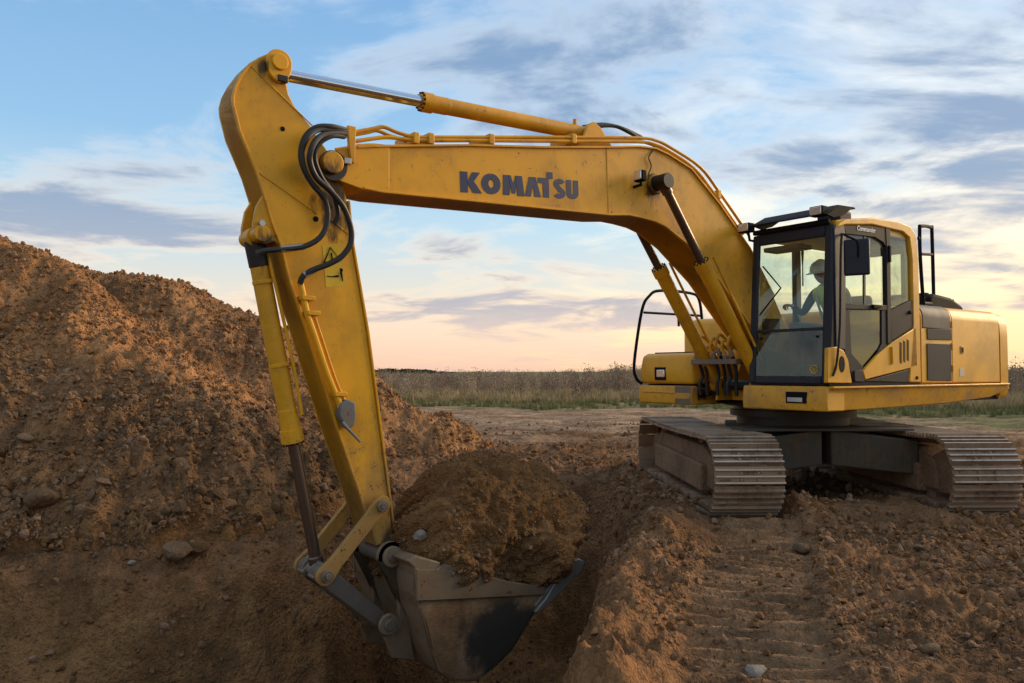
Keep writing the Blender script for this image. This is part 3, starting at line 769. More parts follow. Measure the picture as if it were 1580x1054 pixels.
# lettering: heavy sans, one mesh per letter
O0 = Vector(PP(710.5, 296.5, BV)); OX = Vector(PP(893, 308, BV)); OY = Vector(PP(709.5, 263.5, BV))
ex = (OX - O0) / 5.57; ey = (OY - O0)
ey = ey * 0.98
def stroke(path, w):
    out_l, out_r = [], []
    pts = [Vector(p) for p in path]
    for k, p in enumerate(pts):
        d = (pts[min(k + 1, len(pts) - 1)] - pts[max(k - 1, 0)]).normalized(); nrm = Vector((-d.y, d.x))
        out_l.append(p + nrm * w / 2); out_r.append(p - nrm * w / 2)
    return [tuple(p) for p in out_l] + [tuple(p) for p in reversed(out_r)]
def arc2(cx_, cy_, rx, ry, a0, a1, n=12):
    return [(cx_ + rx * cos(radians(a0 + (a1 - a0) * k / n)), cy_ + ry * sin(radians(a0 + (a1 - a0) * k / n))) for k in range(n + 1)]
S_path = arc2(4.60, 0.74, 0.17, 0.155, 20, 200, 10) + arc2(4.58, 0.27, 0.18, 0.165, 75, -160, 12)[0:]
letters = {
    'k': [[(0, 0), (0, 1), (0.32, 1), (0.32, 0)], [(0.30, 0.52), (0.52, 1), (0.86, 1), (0.58, 0.56), (0.92, 0), (0.54, 0), (0.30, 0.46)]],
    'o': [stroke(arc2(1.34, 0.5, 0.275, 0.355, 90, 450, 28), 0.31)],
    'm': [[(1.86, 0), (1.90, 1), (2.24, 1), (2.24, 0.55), (2.16, 0), ][:4] + [(2.16, 0)], [(2.12, 1), (2.24, 1), (2.36, 0.55), (2.47, 1), (2.60, 1), (2.42, 0.1), (2.28, 0.1)],
          [(2.46, 1), (2.76, 1), (2.86, 0), (2.54, 0), (2.50, 0.45)]],
    'a': [[(2.88, 0), (3.10, 1), (3.42, 1), (3.66, 0), (3.34, 0), (3.26, 0.55), (3.17, 0)]],
    't': [[(3.52, 0.72), (3.52, 1.0), (4.06, 1.0), (4.06, 0), (3.76, 0), (3.76, 0.72)], [(3.98, 0.98), (3.98, 1.32), (4.26, 1.32), (4.26, 0.98)]],
    's': [stroke(S_path, 0.245)],
    'u': [stroke([(5.07, 1.0), (5.07, 0.35)] + arc2(5.25, 0.30, 0.18, 0.17, 180, 360, 10) + [(5.43, 0.35), (5.43, 1.0)], 0.26)],
}
for ch, polys in letters.items():
    lm = MB()
    for k, pl in enumerate(polys):
        i = len(lm.v); nn = len(pl)
        off = 0.003 + 0.0012 * k
        pts3 = [O0 + ex * p[0] + ey * p[1] for p in pl]
        lm.v += [tuple(q + Vector((0, 0.001, 0))) for q in pts3] + [tuple(q + Vector((0, off, 0))) for q in pts3]
        if ch in 'osu':
            h_ = nn // 2
            for j in range(h_ - 1):
                a, b, c, d = j, j + 1, nn - 2 - j, nn - 1 - j
                lm.f += [(i + nn + a, i + nn + b, i + nn + c, i + nn + d), (i + a, i + b, i + nn + b, i + nn + a), (i + d, i + c, i + nn + c, i + nn + d)]
        else:
            lm.f.append(tuple(i + nn + j for j in range(nn)))
            for j in range(nn):
                m_ = (j + 1) % nn; lm.f.append((i + j, i + m_, i + nn + m_, i + nn + j))
    lm.build('letter', M['letter'], boom)
# work lamp on the boom with its cable
wl = empty('_tmp') if False else None
c0 = PP(988, 272, BV + 0.10)
MB().obox(c0, (0.035, 0, 0), (0, 0.06, 0), (0, 0, 0.055)).build('lamp_housing', M['black'], boom, 0.012)
MB().obox((c0[0] + 0.040, c0[1], c0[2] + 0.003), (0.008, 0, 0), (0, 0.050, 0), (0, 0, 0.043)).build('lamp_lens', M['lens'], boom, 0.006)
MB().tube([(c0[0] - 0.01, BV, c0[2] - 0.09), (c0[0] - 0.01, c0[1], c0[2] - 0.085), (c0[0], c0[1], c0[2] - 0.05)], 0.016, 8).build('lamp_bracket', M['black'], boom)
MB().tube(smooth_path([PP(1008, 232, BV + 0.01), PP(1001, 243, BV + 0.015), PP(1005, 256, BV + 0.015), PP(1000, 270, BV + 0.03)]), 0.007, 6).build('lamp_cable', M['rubber'], boom)
# hydraulic pipes on the boom's top, four of them in two pairs
pA = [(541, 205), (575, 199), (592, 196), (612, 204), (637, 211), (660, 212), (870, 212), (985, 213), (1012, 217), (1035, 228), (1080, 258), (1110, 297), (1155, 362)]
pB = [(541, 219), (575, 214), (600, 212), (640, 216), (700, 216.5), (870, 218), (985, 219), (1010, 223), (1030, 232), (1070, 259), (1100, 296), (1146, 362)]
for pts, vv in ((pA, 0.19), (pB, 0.19), (pA, 0.07), (pB, -0.10)):
    path = [(u, vv, w) for u, w in Ps(pts, 0.19)]
    MB().tube(smooth_path(path, 4), 0.017, 8).build('boom_pipe', M['yellow'], boom)
for px, py in ((641, 213), (664, 214), (757, 215), (884, 214), (1108, 300)):
    c = P(px, py, 0.19); MB().box((c[0] - 0.028, -0.13, c[1] - 0.05), (c[0] + 0.028, 0.215, c[1] + 0.045)).build('pipe_clamp', M['yellow'], boom, 0.008)
c = P(540, 222, BV); MB().prism([(c[0] - 0.02, c[1] - 0.16), (c[0] - 0.03, c[1] + 0.13), (c[0] + 0.04, c[1] + 0.13), (c[0] + 0.03, c[1] - 0.02), (c[0] + 0.01, c[1] - 0.16)], BV + 0.012, BV + 0.05).build('pipe_bracket', M['yellow'], boom, 0.005)
# grease and rust stain plates are left to the paint; black hoses from boom to arm
HOSES = [
    ([(533, 204), (512, 200), (490, 201), (474, 213), (466, 235), (470, 262), (484, 287), (500, 305), (506, 328), (503, 350), (492, 368), (470, 380), (440, 384), (408, 387), (396, 392)], 0.33, 0.26, 0.021),
    ([(533, 207), (514, 206), (495, 210), (482, 226), (478, 248), (488, 274), (510, 295), (530, 320), (541, 350), (541, 375), (528, 395), (508, 407), (485, 416), (468, 426), (463, 438)], 0.36, 0.22, 0.023),
    ([(532, 200), (510, 195), (486, 197), (469, 214), (464, 242), (474, 272), (493, 297), (510, 322)], 0.30, 0.20, 0.020),
    ([(531, 211), (512, 210), (492, 222), (486, 245), (497, 275), (515, 300), (522, 330), (516, 345)], 0.29, 0.20, 0.020),
]
for pts, v0, v1, r in HOSES:
    n = len(pts); path = []
    for k, (x_, y_) in enumerate(pts):
        t = k / (n - 1); vv = BV + 0.03 + (v0 - BV) * min(1, t * 4) if t < 0.25 else v0 + (v1 - v0) * (t - 0.25) / 0.75
        path.append(PP(x_, y_, vv))
    MB().tube(smooth_path(path, 5), r, 10).build('hydraulic_hose', M['rubber'], EX)
MB().cyl(PP(470, 380, 0.27), PP(432, 385, 0.265), 0.027, n=10).build('hose_ferrule', M['silver'], EX, 0.004)
MB().cyl(PP(485, 416, 0.235), PP(468, 425, 0.23), 0.028, n=10).build('hose_ferrule', M['silver'], EX, 0.004)
MB().tube(smooth_path([PP(905, 203, 0.06), PP(925, 195, 0.07), PP(950, 195, 0.07), PP(972, 205, 0.08), PP(985, 213, 0.07)]), 0.02, 8).build('hydraulic_hose', M['rubber'], EX)
MB().tube(smooth_path([PP(900, 196, -0.06), PP(930, 192, -0.07), PP(960, 198, -0.07), PP(990, 212, -0.10)]), 0.02, 8).build('hydraulic_hose', M['rubber'], EX)

# ---- arm
AV = 0.155
ar = Ps([(609, 838), (600, 770), (583, 641), (566, 512), (543, 378), (536, 310), (530, 285), (505, 232), (481, 196), (467, 180), (453, 160), (446, 145), (443, 130), (443, 108), (439, 91), (428, 81), (414, 82), (400, 88), (385, 97), (370, 117), (361, 134), (357, 150), (358, 163), (368, 203), (382, 236), (394, 265), (408, 310), (420, 350), (431, 378), (446, 437), (467, 497), (519, 662), (557, 773), (580, 842)], AV)
arm = MB().prism(ar, -AV, AV).build('arm', M['arm_yellow'], EX, 0.012)
# raised rim along the top-plate weld, and side seams
for a, b in (((385, 100), (482, 194)), ((398, 266), (490, 330)), ((505, 335), (538, 362))):
    MB().tube([PP(a[0], a[1], AV), PP(b[0], b[1], AV)], 0.006, 6).build('weld_seam', M['arm_yellow'], arm)
frontline = ar[18:34]
MB().strip(frontline, -AV - 0.015, AV + 0.015, -0.018).build('front_plate', M['arm_yellow'], arm, 0.004)
MB().strip(ar[0:6], -AV - 0.015, AV + 0.015, 0.018).build('rear_plate', M['arm_yellow'], arm, 0.004)
# ears at the heel for the bucket cylinder
ear = Ps([(407, 300), (396, 318), (391, 345), (392, 362), (399, 374), (411, 377), (424, 372), (432, 378), (428, 350)], AV)
for s in (-1, 1):
    MB().prism(ear, s * 0.11, s * (AV - 0.005)).build('cylinder_ear', M['arm_yellow'], arm, 0.006)
BP = P(403, 361, AV)
MB().cyl((BP[0], -AV - 0.03, BP[1]), (BP[0], AV + 0.03, BP[1]), 0.062, n=24).build('cylinder_pin', M['arm_yellow'], arm, 0.006)
AP = P(429, 98, AV)
MB().prism([(AP[0] + 0.10 * cos(radians(a)), AP[1] + (0.10 if 0 < a < 180 else 0.15) * sin(radians(a))) for a in range(0, 360, 15)], AV, AV + 0.035).build('pin_boss', M['arm_yellow'], arm, 0.008)
MB().cyl((AP[0], -AV - 0.05, AP[1]), (AP[0], AV + 0.055, AP[1]), 0.062, n=24).build('cylinder_pin', M['arm_yellow'], arm, 0.006)
c = P(432, 118, AV); MB().box((c[0] - 0.05, AV, c[1] - 0.05), (c[0] + 0.03, AV + 0.045, c[1] - 0.0)).build('pin_lock', M['grease'], arm, 0.006)
for px, py, r in ((436, 199, 0.018), (487, 338, 0.022)):
    c = P(px, py, AV); MB().cyl((c[0], AV - 0.01, c[1]), (c[0], AV + 0.004, c[1]), r, n=14).build('plug_hole', M['black'], arm)
c = P(403, 345, AV); MB().cyl((c[0], AV, c[1]), (c[0], AV + 0.03, c[1]), 0.022, n=12).build('grease_nipple', M['silver'], arm)
# bucket pipe along the arm, with brackets and a stop valve
pipe = [(463, 436), (466, 447), (474, 484), (486, 520), (506, 580), (522, 618), (528, 640)]
MB().tube(smooth_path([PP(x_, y_, AV + 0.05) for x_, y_ in pipe], 4), 0.024, 10).build('arm_pipe', M['arm_yellow'], arm)
MB().tube(smooth_path([PP(x_ + 12, y_ + 6, AV + 0.03) for x_, y_ in pipe[2:]], 4), 0.012, 8).build('arm_pipe', M['arm_yellow'], arm)
for px, py in ((470, 461), (478, 484), (520, 608)):
    c = P(px, py, AV); MB().box((c[0] - 0.055, AV, c[1] - 0.018), (c[0] + 0.05, AV + 0.08, c[1] + 0.018)).build('pipe_clamp', M['arm_yellow'], arm, 0.006)
v1 = Ps([(518, 622), (529, 616), (541, 620), (542, 640), (540, 655), (530, 662), (521, 650), (516, 640)], AV)
MB().prism(v1, AV + 0.01, AV + 0.09).build('stop_valve', M['valve'], arm, 0.012)
MB().tube([PP(528, 652, AV + 0.09), PP(540, 665, AV + 0.10), PP(556, 682, AV + 0.09)], [0.016, 0.012, 0.009], 8).build('valve_lever', M['valve'], arm)
# warning sticker: triangle over a crossed figure
stk = Ps([(497, 378), (528, 376), (532, 441), (503, 444)], AV)
MB().prism(stk, AV, AV + 0.002).build('warning_sticker', M['sticker'], arm)
tri = [PP(500, 405, AV + 0.003), PP(510, 382, AV + 0.003), PP(526, 402, AV + 0.003), PP(500, 405, AV + 0.003)]
sg = MB().tube(tri, 0.006, 6)
sg.tube([PP(511, 390, AV + 0.003), PP(513, 400, AV + 0.003)], 0.006, 6)
sg.cyl(PP(526, 417, AV + 0.002), PP(526, 417, AV + 0.005), 0.016, n=12).tube([PP(526, 419, AV + 0.003), PP(529, 434, AV + 0.003)], [0.010, 0.004], 6)
sg.tube([PP(505, 426, AV + 0.003), PP(511, 427, AV + 0.003), PP(522, 426, AV + 0.003)], [0.004, 0.004, 0.010], 6)
sg.build('sticker_print', M['black'], arm)

# ---- cylinders
def cylinder(name, a, b, split, rb, rr, rodmat, bodymat, v=0.0, gland=0.10):
    """a = barrel end, b = rod end; split = fraction where the rod leaves the barrel"""
    A3, B3 = Vector(a), Vector(b); L_ = (B3 - A3).length; S3 = A3 + (B3 - A3) * split; Ls = L_ * split
    body = MB().steps(A3, S3, [(0, rb * 0.55), (0.02, rb * 0.9), (0.06, rb), (1 - 0.26 / Ls, rb), (1 - 0.255 / Ls, rb * 1.05), (1 - gland / Ls, rb * 1.05), (1 - gland / Ls, rb * 1.20), (1, rb * 1.20)], 24).build(name, bodymat, EX)
    MB().steps(S3, B3, [(0, rr), (1 - 0.14 / (L_ - Ls), rr), (1 - 0.13 / (L_ - Ls), rr * 1.25), (1, rr * 1.25)], 20).build('rod', rodmat, body)
    d = (B3 - A3).normalized(); x = d.cross(Vector((0, 1, 0))).normalized(); y = Vector((0, 1, 0))
    for k in range(12):
        an = 2 * pi * k / 12; c = S3 + (x * cos(an) + y * sin(an)) * rb * 1.05
        MB().cyl(c - d * 0.005, c + d * 0.016, rb * 0.11, n=6).build('gland_bolt', M['black'], body)
    MB().cyl((B3.x, B3.y - rr * 2.0, B3.z), (B3.x, B3.y + rr * 2.0, B3.z), rr * 1.75, n=20).build('rod_eye', bodymat if rodmat is M['chrome'] else M['grease'], body, 0.006)
    MB().cyl((A3.x, A3.y - rb * 0.9, A3.z), (A3.x, A3.y + rb * 0.9, A3.z), rb * 1.1, n=20).build('barrel_eye', bodymat, body, 0.006)
    return body
ca, cb = PP(905, 207, 0.0), (AP[0], 0.0, AP[1] - 0.02)
sx = PP(650, 155, 0.0)
arm_cyl = cylinder('arm_cylinder', ca, cb, (Vector(sx) - Vector(ca)).length / (Vector(cb) - Vector(ca)).length, 0.072, 0.050, M['chrome'], M['yellow'])
br = MB()
cu, cw = P(905, 207, 0.0)
for s in (-1, 1):
    br.prism([(cu + 0.20, cw - 0.20), (cu + 0.08, cw + 0.06), (cu, cw + 0.10), (cu - 0.09, cw + 0.05), (cu - 0.28, cw - 0.16)], s * 0.085, s * 0.12)
br.build('cylinder_bracket', M['yellow'], boom, 0.006)
sp = P(884, 190, 0); MB().cyl((sp[0], 0.03, sp[1] - 0.03), (sp[0], 0.03, sp[1] + 0.03), 0.02, n=10).build('port_fitting', M['yellow'], arm_cyl)
ba, bb_ = (BP[0], 0.0, BP[1] - 0.01), PP(491, 884, 0.0)
s3 = PP(453, 682, 0.0)
bk_cyl = cylinder('bucket_cylinder', ba, bb_, (Vector(s3) - Vector(ba)).length / (Vector(bb_) - Vector(ba)).length, 0.072, 0.046, M['dullrod'], M['arm_yellow'])
for px, py in ((407, 435), (432, 563)):
    c = Vector(PP(px, py, 0)); d = (Vector(bb_) - Vector(ba)).normalized()
    MB().cyl(c - d * 0.015, c + d * 0.015, 0.085, n=22).build('hose_band', M['arm_yellow'], bk_cyl, 0.004)
MB().tube(smooth_path([PP(414, 392, 0.06), PP(420, 420, 0.085), PP(432, 470, 0.085), PP(452, 560, 0.085), PP(466, 640, 0.085)]), 0.014, 8).build('cylinder_pipe', M['arm_yellow'], bk_cyl)
MB().cyl(Vector(ba) + Vector((0, 0, -0.02)), Vector(ba) + (Vector(bb_) - Vector(ba)).normalized() * 0.22, 0.078, n=20).build('barrel_head', M['grease'], bk_cyl, 0.006)
bp_top = P(1022, 281, 0.31)
for s in (1, -1):
    A3 = (1.0, s * 0.31, 1.34); B3 = (bp_top[0], s * 0.31, bp_top[1])
    bcy = cylinder('boom_cylinder', A3, B3, 0.63, 0.075, 0.046, M['dullrod'], M['yellow'])
    MB().tube([(1.12, s * 0.31 + 0.095, 1.62), (1.5, s * 0.31 + 0.095, 2.14), (1.93, s * 0.31 + 0.095, 2.72)], 0.014, 8).build('cylinder_pipe', M['yellow'], bcy)
MB().cyl((bp_top[0], -0.40, bp_top[1]), (bp_top[0], 0.40, bp_top[1]), 0.065, n=24).build('cylinder_pin', M['grease'], boom, 0.008)
MB().cyl((bp_top[0], -0.235, bp_top[1]), (bp_top[0], 0.235, bp_top[1]), 0.11, n=24).build('pin_boss', M['yellow'], boom, 0.01)

# ---- bucket linkage
LP = P(502, 888, 0.22); KP = P(587, 780, 0.22)
for s in (-1, 1):
    a, b = Vector(KP), Vector(LP); d = (b - a).normalized(); n_ = Vector((-d.y, d.x))
    outl = [tuple(a + n_ * 0.075 * cos(t) - d * 0.085 * sin(t)) for t in np.linspace(0, pi, 9)] + [tuple(a - n_ * 0.055 + d * 0.12), tuple(b - n_ * 0.055 - d * 0.12)] + \
           [tuple(b - n_ * 0.072 * cos(t) + d * 0.08 * sin(t)) for t in np.linspace(0, pi, 9)] + [tuple(b + n_ * 0.055 - d * 0.12), tuple(a + n_ * 0.055 + d * 0.12)]
    lk = MB().prism(outl, s * 0.195, s * 0.245).build('side_link', M['arm_yellow'], EX, 0.006)
    for q in (a, b):
        MB().cyl((q.x, s * 0.245, q.y), (q.x, s * 0.275, q.y), 0.048, n=20).build('link_pin', M['steel'], lk, 0.006)
        MB().cyl((q.x, s * 0.275, q.y), (q.x, s * 0.288, q.y), 0.024, n=12).build('link_bolt', M['steel'], lk, 0.003)
rings = MB()
for v in (-0.15, -0.115, -0.08, 0.08, 0.115, 0.15, 0.18):
    rings.cyl((LP[0], v - 0.011, LP[1]), (LP[0], v + 0.011, LP[1]), 0.07, n=22)
rings.cyl((LP[0], -0.19, LP[1]), (LP[0], 0.19, LP[1]), 0.05, n=20)
rings.build('link_pin_collars', M['steel'], EX, 0.003)
HP = P(597, 962, 0.24); HB = P(603, 858, 0.24)
a, b = Vector(LP), Vector(HP); d = (b - a).normalized(); n_ = Vector((-d.y, d.x))
hl = MB()
for s in (-1, 1):
    hl.prism([tuple(a + n_ * 0.07 - d * 0.05), tuple(a + n_ * 0.07 + d * 0.1), tuple(b + n_ * 0.065), tuple(b - n_ * 0.065), tuple(a - n_ * 0.07 + d * 0.1), tuple(a - n_ * 0.07 - d * 0.05)], s * 0.05, s * 0.17)
hl.prism([tuple(a + (b - a) * 0.35 + n_ * 0.05), tuple(a + (b - a) * 0.7 + n_ * 0.05), tuple(a + (b - a) * 0.7 - n_ * 0.05), tuple(a + (b - a) * 0.35 - n_ * 0.05)], -0.06, 0.06)
hl.build('bucket_link', M['steel'], EX, 0.01)

# ---- bucket
BW = 0.55
wrap = Ps([(640, 878), (641, 905), (646, 935), (655, 962), (664, 1000), (676, 1035), (700, 1053), (734, 1051), (765, 1029), (789, 1005), (810, 972), (828, 940)], BW)
bk = MB().strip(wrap, -BW, BW, -0.028).build('bucket', M['bucket'], EX, 0.006)
lipu = Ps([(828, 940), (845, 918), (865, 892)], BW)
MB().strip([wrap[-1]] + lipu[1:], -BW - 0.015, BW + 0.015, -0.05).build('cutting_lip', M['lip'], bk, 0.01)
sidep = wrap + Ps([(850, 905), (836, 906), (780, 897), (712, 876), (684, 871), (672, 879)], BW)
for s in (-1, 1):
    MB().prism(sidep, s * (BW - 0.03), s * BW).build('side_plate', M['bucket_dark'], bk, 0.004)
    strip_ = Ps([(641, 878), (672, 878), (684, 870), (712, 875), (780, 896), (840, 905), (838, 917), (641, 927)], BW)
    MB().prism(strip_, s * (BW - 0.005), s * (BW + 0.022)).build('side_bar', M['bucket'], bk, 0.006)
    cut = Ps([(824, 944), (842, 922), (858, 892), (874, 868), (892, 861), (901, 866), (897, 880), (878, 900), (852, 926), (830, 946)], BW + 0.02)
    MB().prism(cut, s * (BW - 0.02), s * (BW + 0.035)).build('side_cutter', M['lip'], bk, 0.010)
lu = Vector(lipu[-1]); ld_ = (Vector(lipu[-1]) - Vector(lipu[0])).normalized(); ln = Vector((-ld_.y, ld_.x))
for k in range(5):
    v = -0.46 + 0.23 * k
    MB().prism([tuple(lu - ld_ * 0.10 - ln * 0.0), tuple(lu + ld_ * 0.17 + ln * 0.02), tuple(lu + ld_ * 0.17 + ln * 0.035), tuple(lu - ld_ * 0.02 + ln * 0.07), tuple(lu - ld_ * 0.10 + ln * 0.07)], v - 0.04, v + 0.04).build('tooth', M['lip'], bk, 0.006)
# ears that carry the two pins
eo = [(HB[0] + 0.105 * cos(radians(t)), HB[1] + 0.105 * sin(radians(t))) for t in range(-10, 140, 15)] + \
     [(HP[0] + 0.11 * cos(radians(t)), HP[1] + 0.11 * sin(radians(t))) for t in range(160, 290, 15)] + [(HP[0] - 0.05, HP[1] - 0.28), (HP[0] - 0.25, HP[1] - 0.34), (wrap[3][0] - 0.02, wrap[3][1] - 0.04), (wrap[0][0] - 0.05, wrap[0][1] - 0.02)]
for s in (-1, 1):
    er = MB().prism(eo, s * 0.20, s * 0.25).build('bucket_ear', M['bucket'], bk, 0.008)
    for q in (HB, HP):
        MB().cyl((q[0], s * 0.25, q[1]), (q[0], s * 0.285, q[1]), 0.085, n=24).build('ear_boss', M['bucket'], bk, 0.008)
        MB().cyl((q[0], s * 0.285, q[1]), (q[0], s * 0.305, q[1]), 0.045, n=20).build('ear_pin', M['steel'], bk, 0.006)
# back wrapper between the ears and the shell's upper edge
MB().prism([(HB[0] + 0.02, HB[1] + 0.02), (HB[0] - 0.06, HB[1] + 0.05), (HB[0] - 0.28, HB[1] - 0.03), (wrap[3][0] - 0.03, wrap[3][1]), (wrap[2][0] + 0.005, wrap[2][1]), (wrap[0][0] + 0.005, wrap[0][1] + 0.01)], -BW + 0.002, -0.26).build('torque_box', M['bucket'], bk, 0.012)
MB().prism([(HB[0] + 0.02, HB[1] + 0.02), (HB[0] - 0.06, HB[1] + 0.05), (HB[0] - 0.28, HB[1] - 0.03), (wrap[3][0] - 0.03, wrap[3][1]), (wrap[2][0] + 0.005, wrap[2][1]), (wrap[0][0] + 0.005, wrap[0][1] + 0.01)], 0.26, BW - 0.002).build('torque_box', M['bucket'], bk, 0.012)
MB().prism([(HB[0] - 0.12, HB[1] - 0.04), (HB[0] - 0.28, HB[1] - 0.04), (wrap[3][0] - 0.03, wrap[3][1]), (wrap[2][0] + 0.005, wrap[2][1]), (HB[0] - 0.04, HB[1] - 0.16)], -0.19, 0.19).build('torque_box', M['bucket'], bk, 0.012)
MB().cyl((HB[0], -0.20, HB[1]), (HB[0], 0.20, HB[1]), 0.075, n=24).build('arm_boss', M['steel'], arm, 0.006)

# ---- deck, swing ring and body
deck = MB()
deck.box((-2.6, -1.28, 1.14), (0.30, 1.28, 1.34)).box((0.30, 0.36, 1.14), (1.20, 1.28, 1.34)).box((0.30, -1.28, 1.14), (1.20, -0.47, 1.34)).box((0.30, -0.47, 1.12), (0.86, 0.36, 1.22))
deck.build('deck', M['black'], EX, 0.01)
ring = MB().steps((0, 0, 0.86), (0, 0, 1.14), [(0, 0.66), (0.35, 0.66), (0.36, 0.74), (0.62, 0.74), (0.63, 0.69), (0.8, 0.69), (0.81, 0.82), (1, 0.82)], 48).build('swing_ring', M['grease'], EX)
# boom foot towers and cylinder foot bracket
tw = MB()
for s in (-1, 1):
    tw.prism([(1.14, 1.16), (1.10, 1.40), (0.98, 1.46), (0.78, 1.40), (0.55, 1.95), (0.40, 2.02), (0.24, 1.92), (0.0, 1.30), (0.0, 1.16)], s * 0.215, s * 0.245)
tw.prism([(0.9, 1.16), (0.9, 1.3), (0.1, 1.3), (0.1, 1.16)], -0.2, 0.2)
tw.build('boom_tower', M['yellow'], EX, 0.006)
MB().cyl((1.0, -0.42, 1.34), (1.0, 0.42, 1.34), 0.06, n=20).build('cylinder_foot_pin', M['grease'], EX, 0.006)
MB().cyl((FOOT[0], -0.27, FOOT[1]), (FOOT[0], 0.27, FOOT[1]), 0.08, n=20).build('boom_foot_pin', M['grease'], EX, 0.006)
# hose bundle at the boom foot
for k, (v, b_) in enumerate(((-0.36, 0), (-0.30, 0.05), (-0.12, 0.02), (-0.04, 0.06), (0.05, 0.0), (0.13, 0.05))):
    base = Vector((1.24 - b_, v - 0.02, 1.22))
    path = [base, base + Vector((0.01, 0, 0.14)), Vector((1.22, v, 1.45 + b_)), Vector((1.30, v, 1.66 + b_))]
    MB().tube(smooth_path(path), 0.021, 8).build('foot_hose', M['rubber'], EX)
    MB().cyl((1.30, v, 1.62 + b_), (1.335, v, 1.70 + b_), 0.026, n=10).build('hose_ferrule', M['silver'], EX, 0.003)
    MB().tube(smooth_path([(1.335, v, 1.69 + b_), (1.37, v, 1.80), (1.30, v, 1.86 + b_), (1.18, v, 1.80 + b_), (1.08, v * 0.8, 1.75)]), 0.018, 8).build('foot_pipe', M['yellow'], EX)
MB().box((1.12, -0.44, 1.58), (1.34, 0.22, 1.64)).build('hose_plate', M['steel'], EX, 0.006)
# right front tool box
tb = MB().prism([(1.27, 1.345), (1.285, 1.52), (1.24, 1.69), (1.16, 1.725), (0.55, 1.725), (0.55, 1.345)], -1.34, -0.47).build('tool_box', M['body_yellow'], EX, 0.035, 3)
MB().box((1.05, -1.30, 1.728), (0.6, -0.52, 1.742)).build('step_plate', M['black'], tb, 0.004)
tl = PU(1018, 576, 1.285)
MB().box((1.26, tl[1] - 0.085, tl[2] - 0.085), (1.292, tl[1] + 0.095, tl[2] + 0.075)).build('lamp_recess', M['black'], tb, 0.006)
MB().box((1.280, tl[1] - 0.05, tl[2] - 0.05), (1.299, tl[1] + 0.085, tl[2] + 0.045)).build('lamp_lens', M['lens'], tb, 0.012)
fs = MB().prism([(1.30, 1.10), (1.31, 1.22), (1.29, 1.325), (0.55, 1.325), (0.55, 1.10)], -1.34, -0.47).build('front_skirt', M['skirt_yellow'], EX, 0.02)
MB().box((1.302, -1.25, 1.235), (1.318, -0.72, 1.25)).build('step_edge', M['skirt_yellow'], fs, 0.004)
MB().box((1.303, -0.72, 1.12), (1.306, -0.48, 1.32)).build('bare_patch', M['steel'], fs)
# fuel tank
MB().prism([(0.50, 1.345), (0.50, 2.02), (0.40, 2.17), (0.26, 2.20), (-0.70, 2.20), (-0.70, 1.345)], -1.32, -0.40).build('fuel_tank', M['body_yellow'], EX, 0.06, 4)
MB().steps((0.10, -0.62, 2.19), (0.10, -0.62, 2.33), [(0, 0.085), (0.4, 0.085), (0.45, 0.075), (0.8, 0.065), (1, 0.03)], 18).build('filler_cap', M['body_yellow'], EX)
# engine hood
MB().prism([(-0.52, 1.345), (-0.52, 2.24), (-0.60, 2.27), (-2.54, 2.25), (-2.54, 1.345)], -1.30, 1.20).build('engine_hood', M['body_yellow'], EX, 0.05, 3)
# counterweight: rounded in plan and profile
cwp = []
for k in range(17):
    t = -1 + 2 * k / 16
    v = 1.345 * (abs(t) ** 0.75) * (1 if t > 0 else -1) if k != 8 else 0.0
    u = -2.98 + 0.24 * (abs(v) / 1.345) ** 3.5
    cwp.append((u, v))
cwm = MB()
cpts = [(-2.53, -1.345)] + cwp + [(-2.53, 1.345)]
rings_ = [(1.17, 0.93), (1.20, 0.97), (1.30, 1.0), (1.95, 1.0), (2.10, 0.985), (2.19, 0.94), (2.235, 0.86), (2.25, 0.74)]
idx = []
for z_, sc in rings_:
    idx.append(len(cwm.v))
    for (u, v) in cpts:
        uu = -2.53 + (u + 2.53) * (0.2 + 0.8 * sc if sc < 1 else 1); cwm.v.append((uu, v * (0.6 + 0.4 * sc), z_))
nn = len(cpts)
for a_, b_ in zip(idx[:-1], idx[1:]):
    for k in range(nn):
        m_ = (k + 1) % nn; cwm.f.append((a_ + k, a_ + m_, b_ + m_, b_ + k))
cwm.f.append(tuple(idx[0] + k for k in reversed(range(nn)))); cwm.f.append(tuple(idx[-1] + k for k in range(nn)))
cw_o = cwm.build('counterweight', M['body_yellow'], EX, 0, ang=50)
# left side panels behind the cab
SV = 1.345
def side_shell(name, u0, u1, w0, w1, mat, par, out=0.0, cap=0.0):
    """a side panel with its top edge rolled inwards"""
    m_ = MB(); prof = [(SV + out, w0), (SV + out, w1 - 0.16)] + [(SV + out - 0.14 + 0.14 * cos(t), w1 - 0.16 + 0.16 * sin(t)) for t in np.linspace(0.2, pi / 2, 6)]
    if not cap:
        pass
    i = len(m_.v); n_ = len(prof)
    inner = [(v - 0.03, w - 0.02) for v, w in prof]
    for u in (u0, u1):
        m_.v += [(u, v, w) for v, w in prof] + [(u, v, w) for v, w in inner]
    A, B, C_, D = i, i + n_, i + 2 * n_, i + 3 * n_
    for k in range(n_ - 1):
        m_.f += [(A + k, A + k + 1, C_ + k + 1, C_ + k), (B + k, D + k, D + k + 1, B + k + 1), (A + k, B + k, B + k + 1, A + k + 1), (C_ + k, C_ + k + 1, D + k + 1, D + k)]
    m_.f += [(A, C_, D, B), (A + n_ - 1, B + n_ - 1, D + n_ - 1, C_ + n_ - 1)]
    return m_.build(name, mat, par, 0.006)
ru = lambda px, py: P(px, py, SV)[0]
hood_u = [ru(1422, 560), ru(1470, 560), -2.51]
door1 = side_shell('louvre_door', hood_u[0], hood_u[1] + 0.012, 1.37, 2.275, M['body_yellow'], EX)
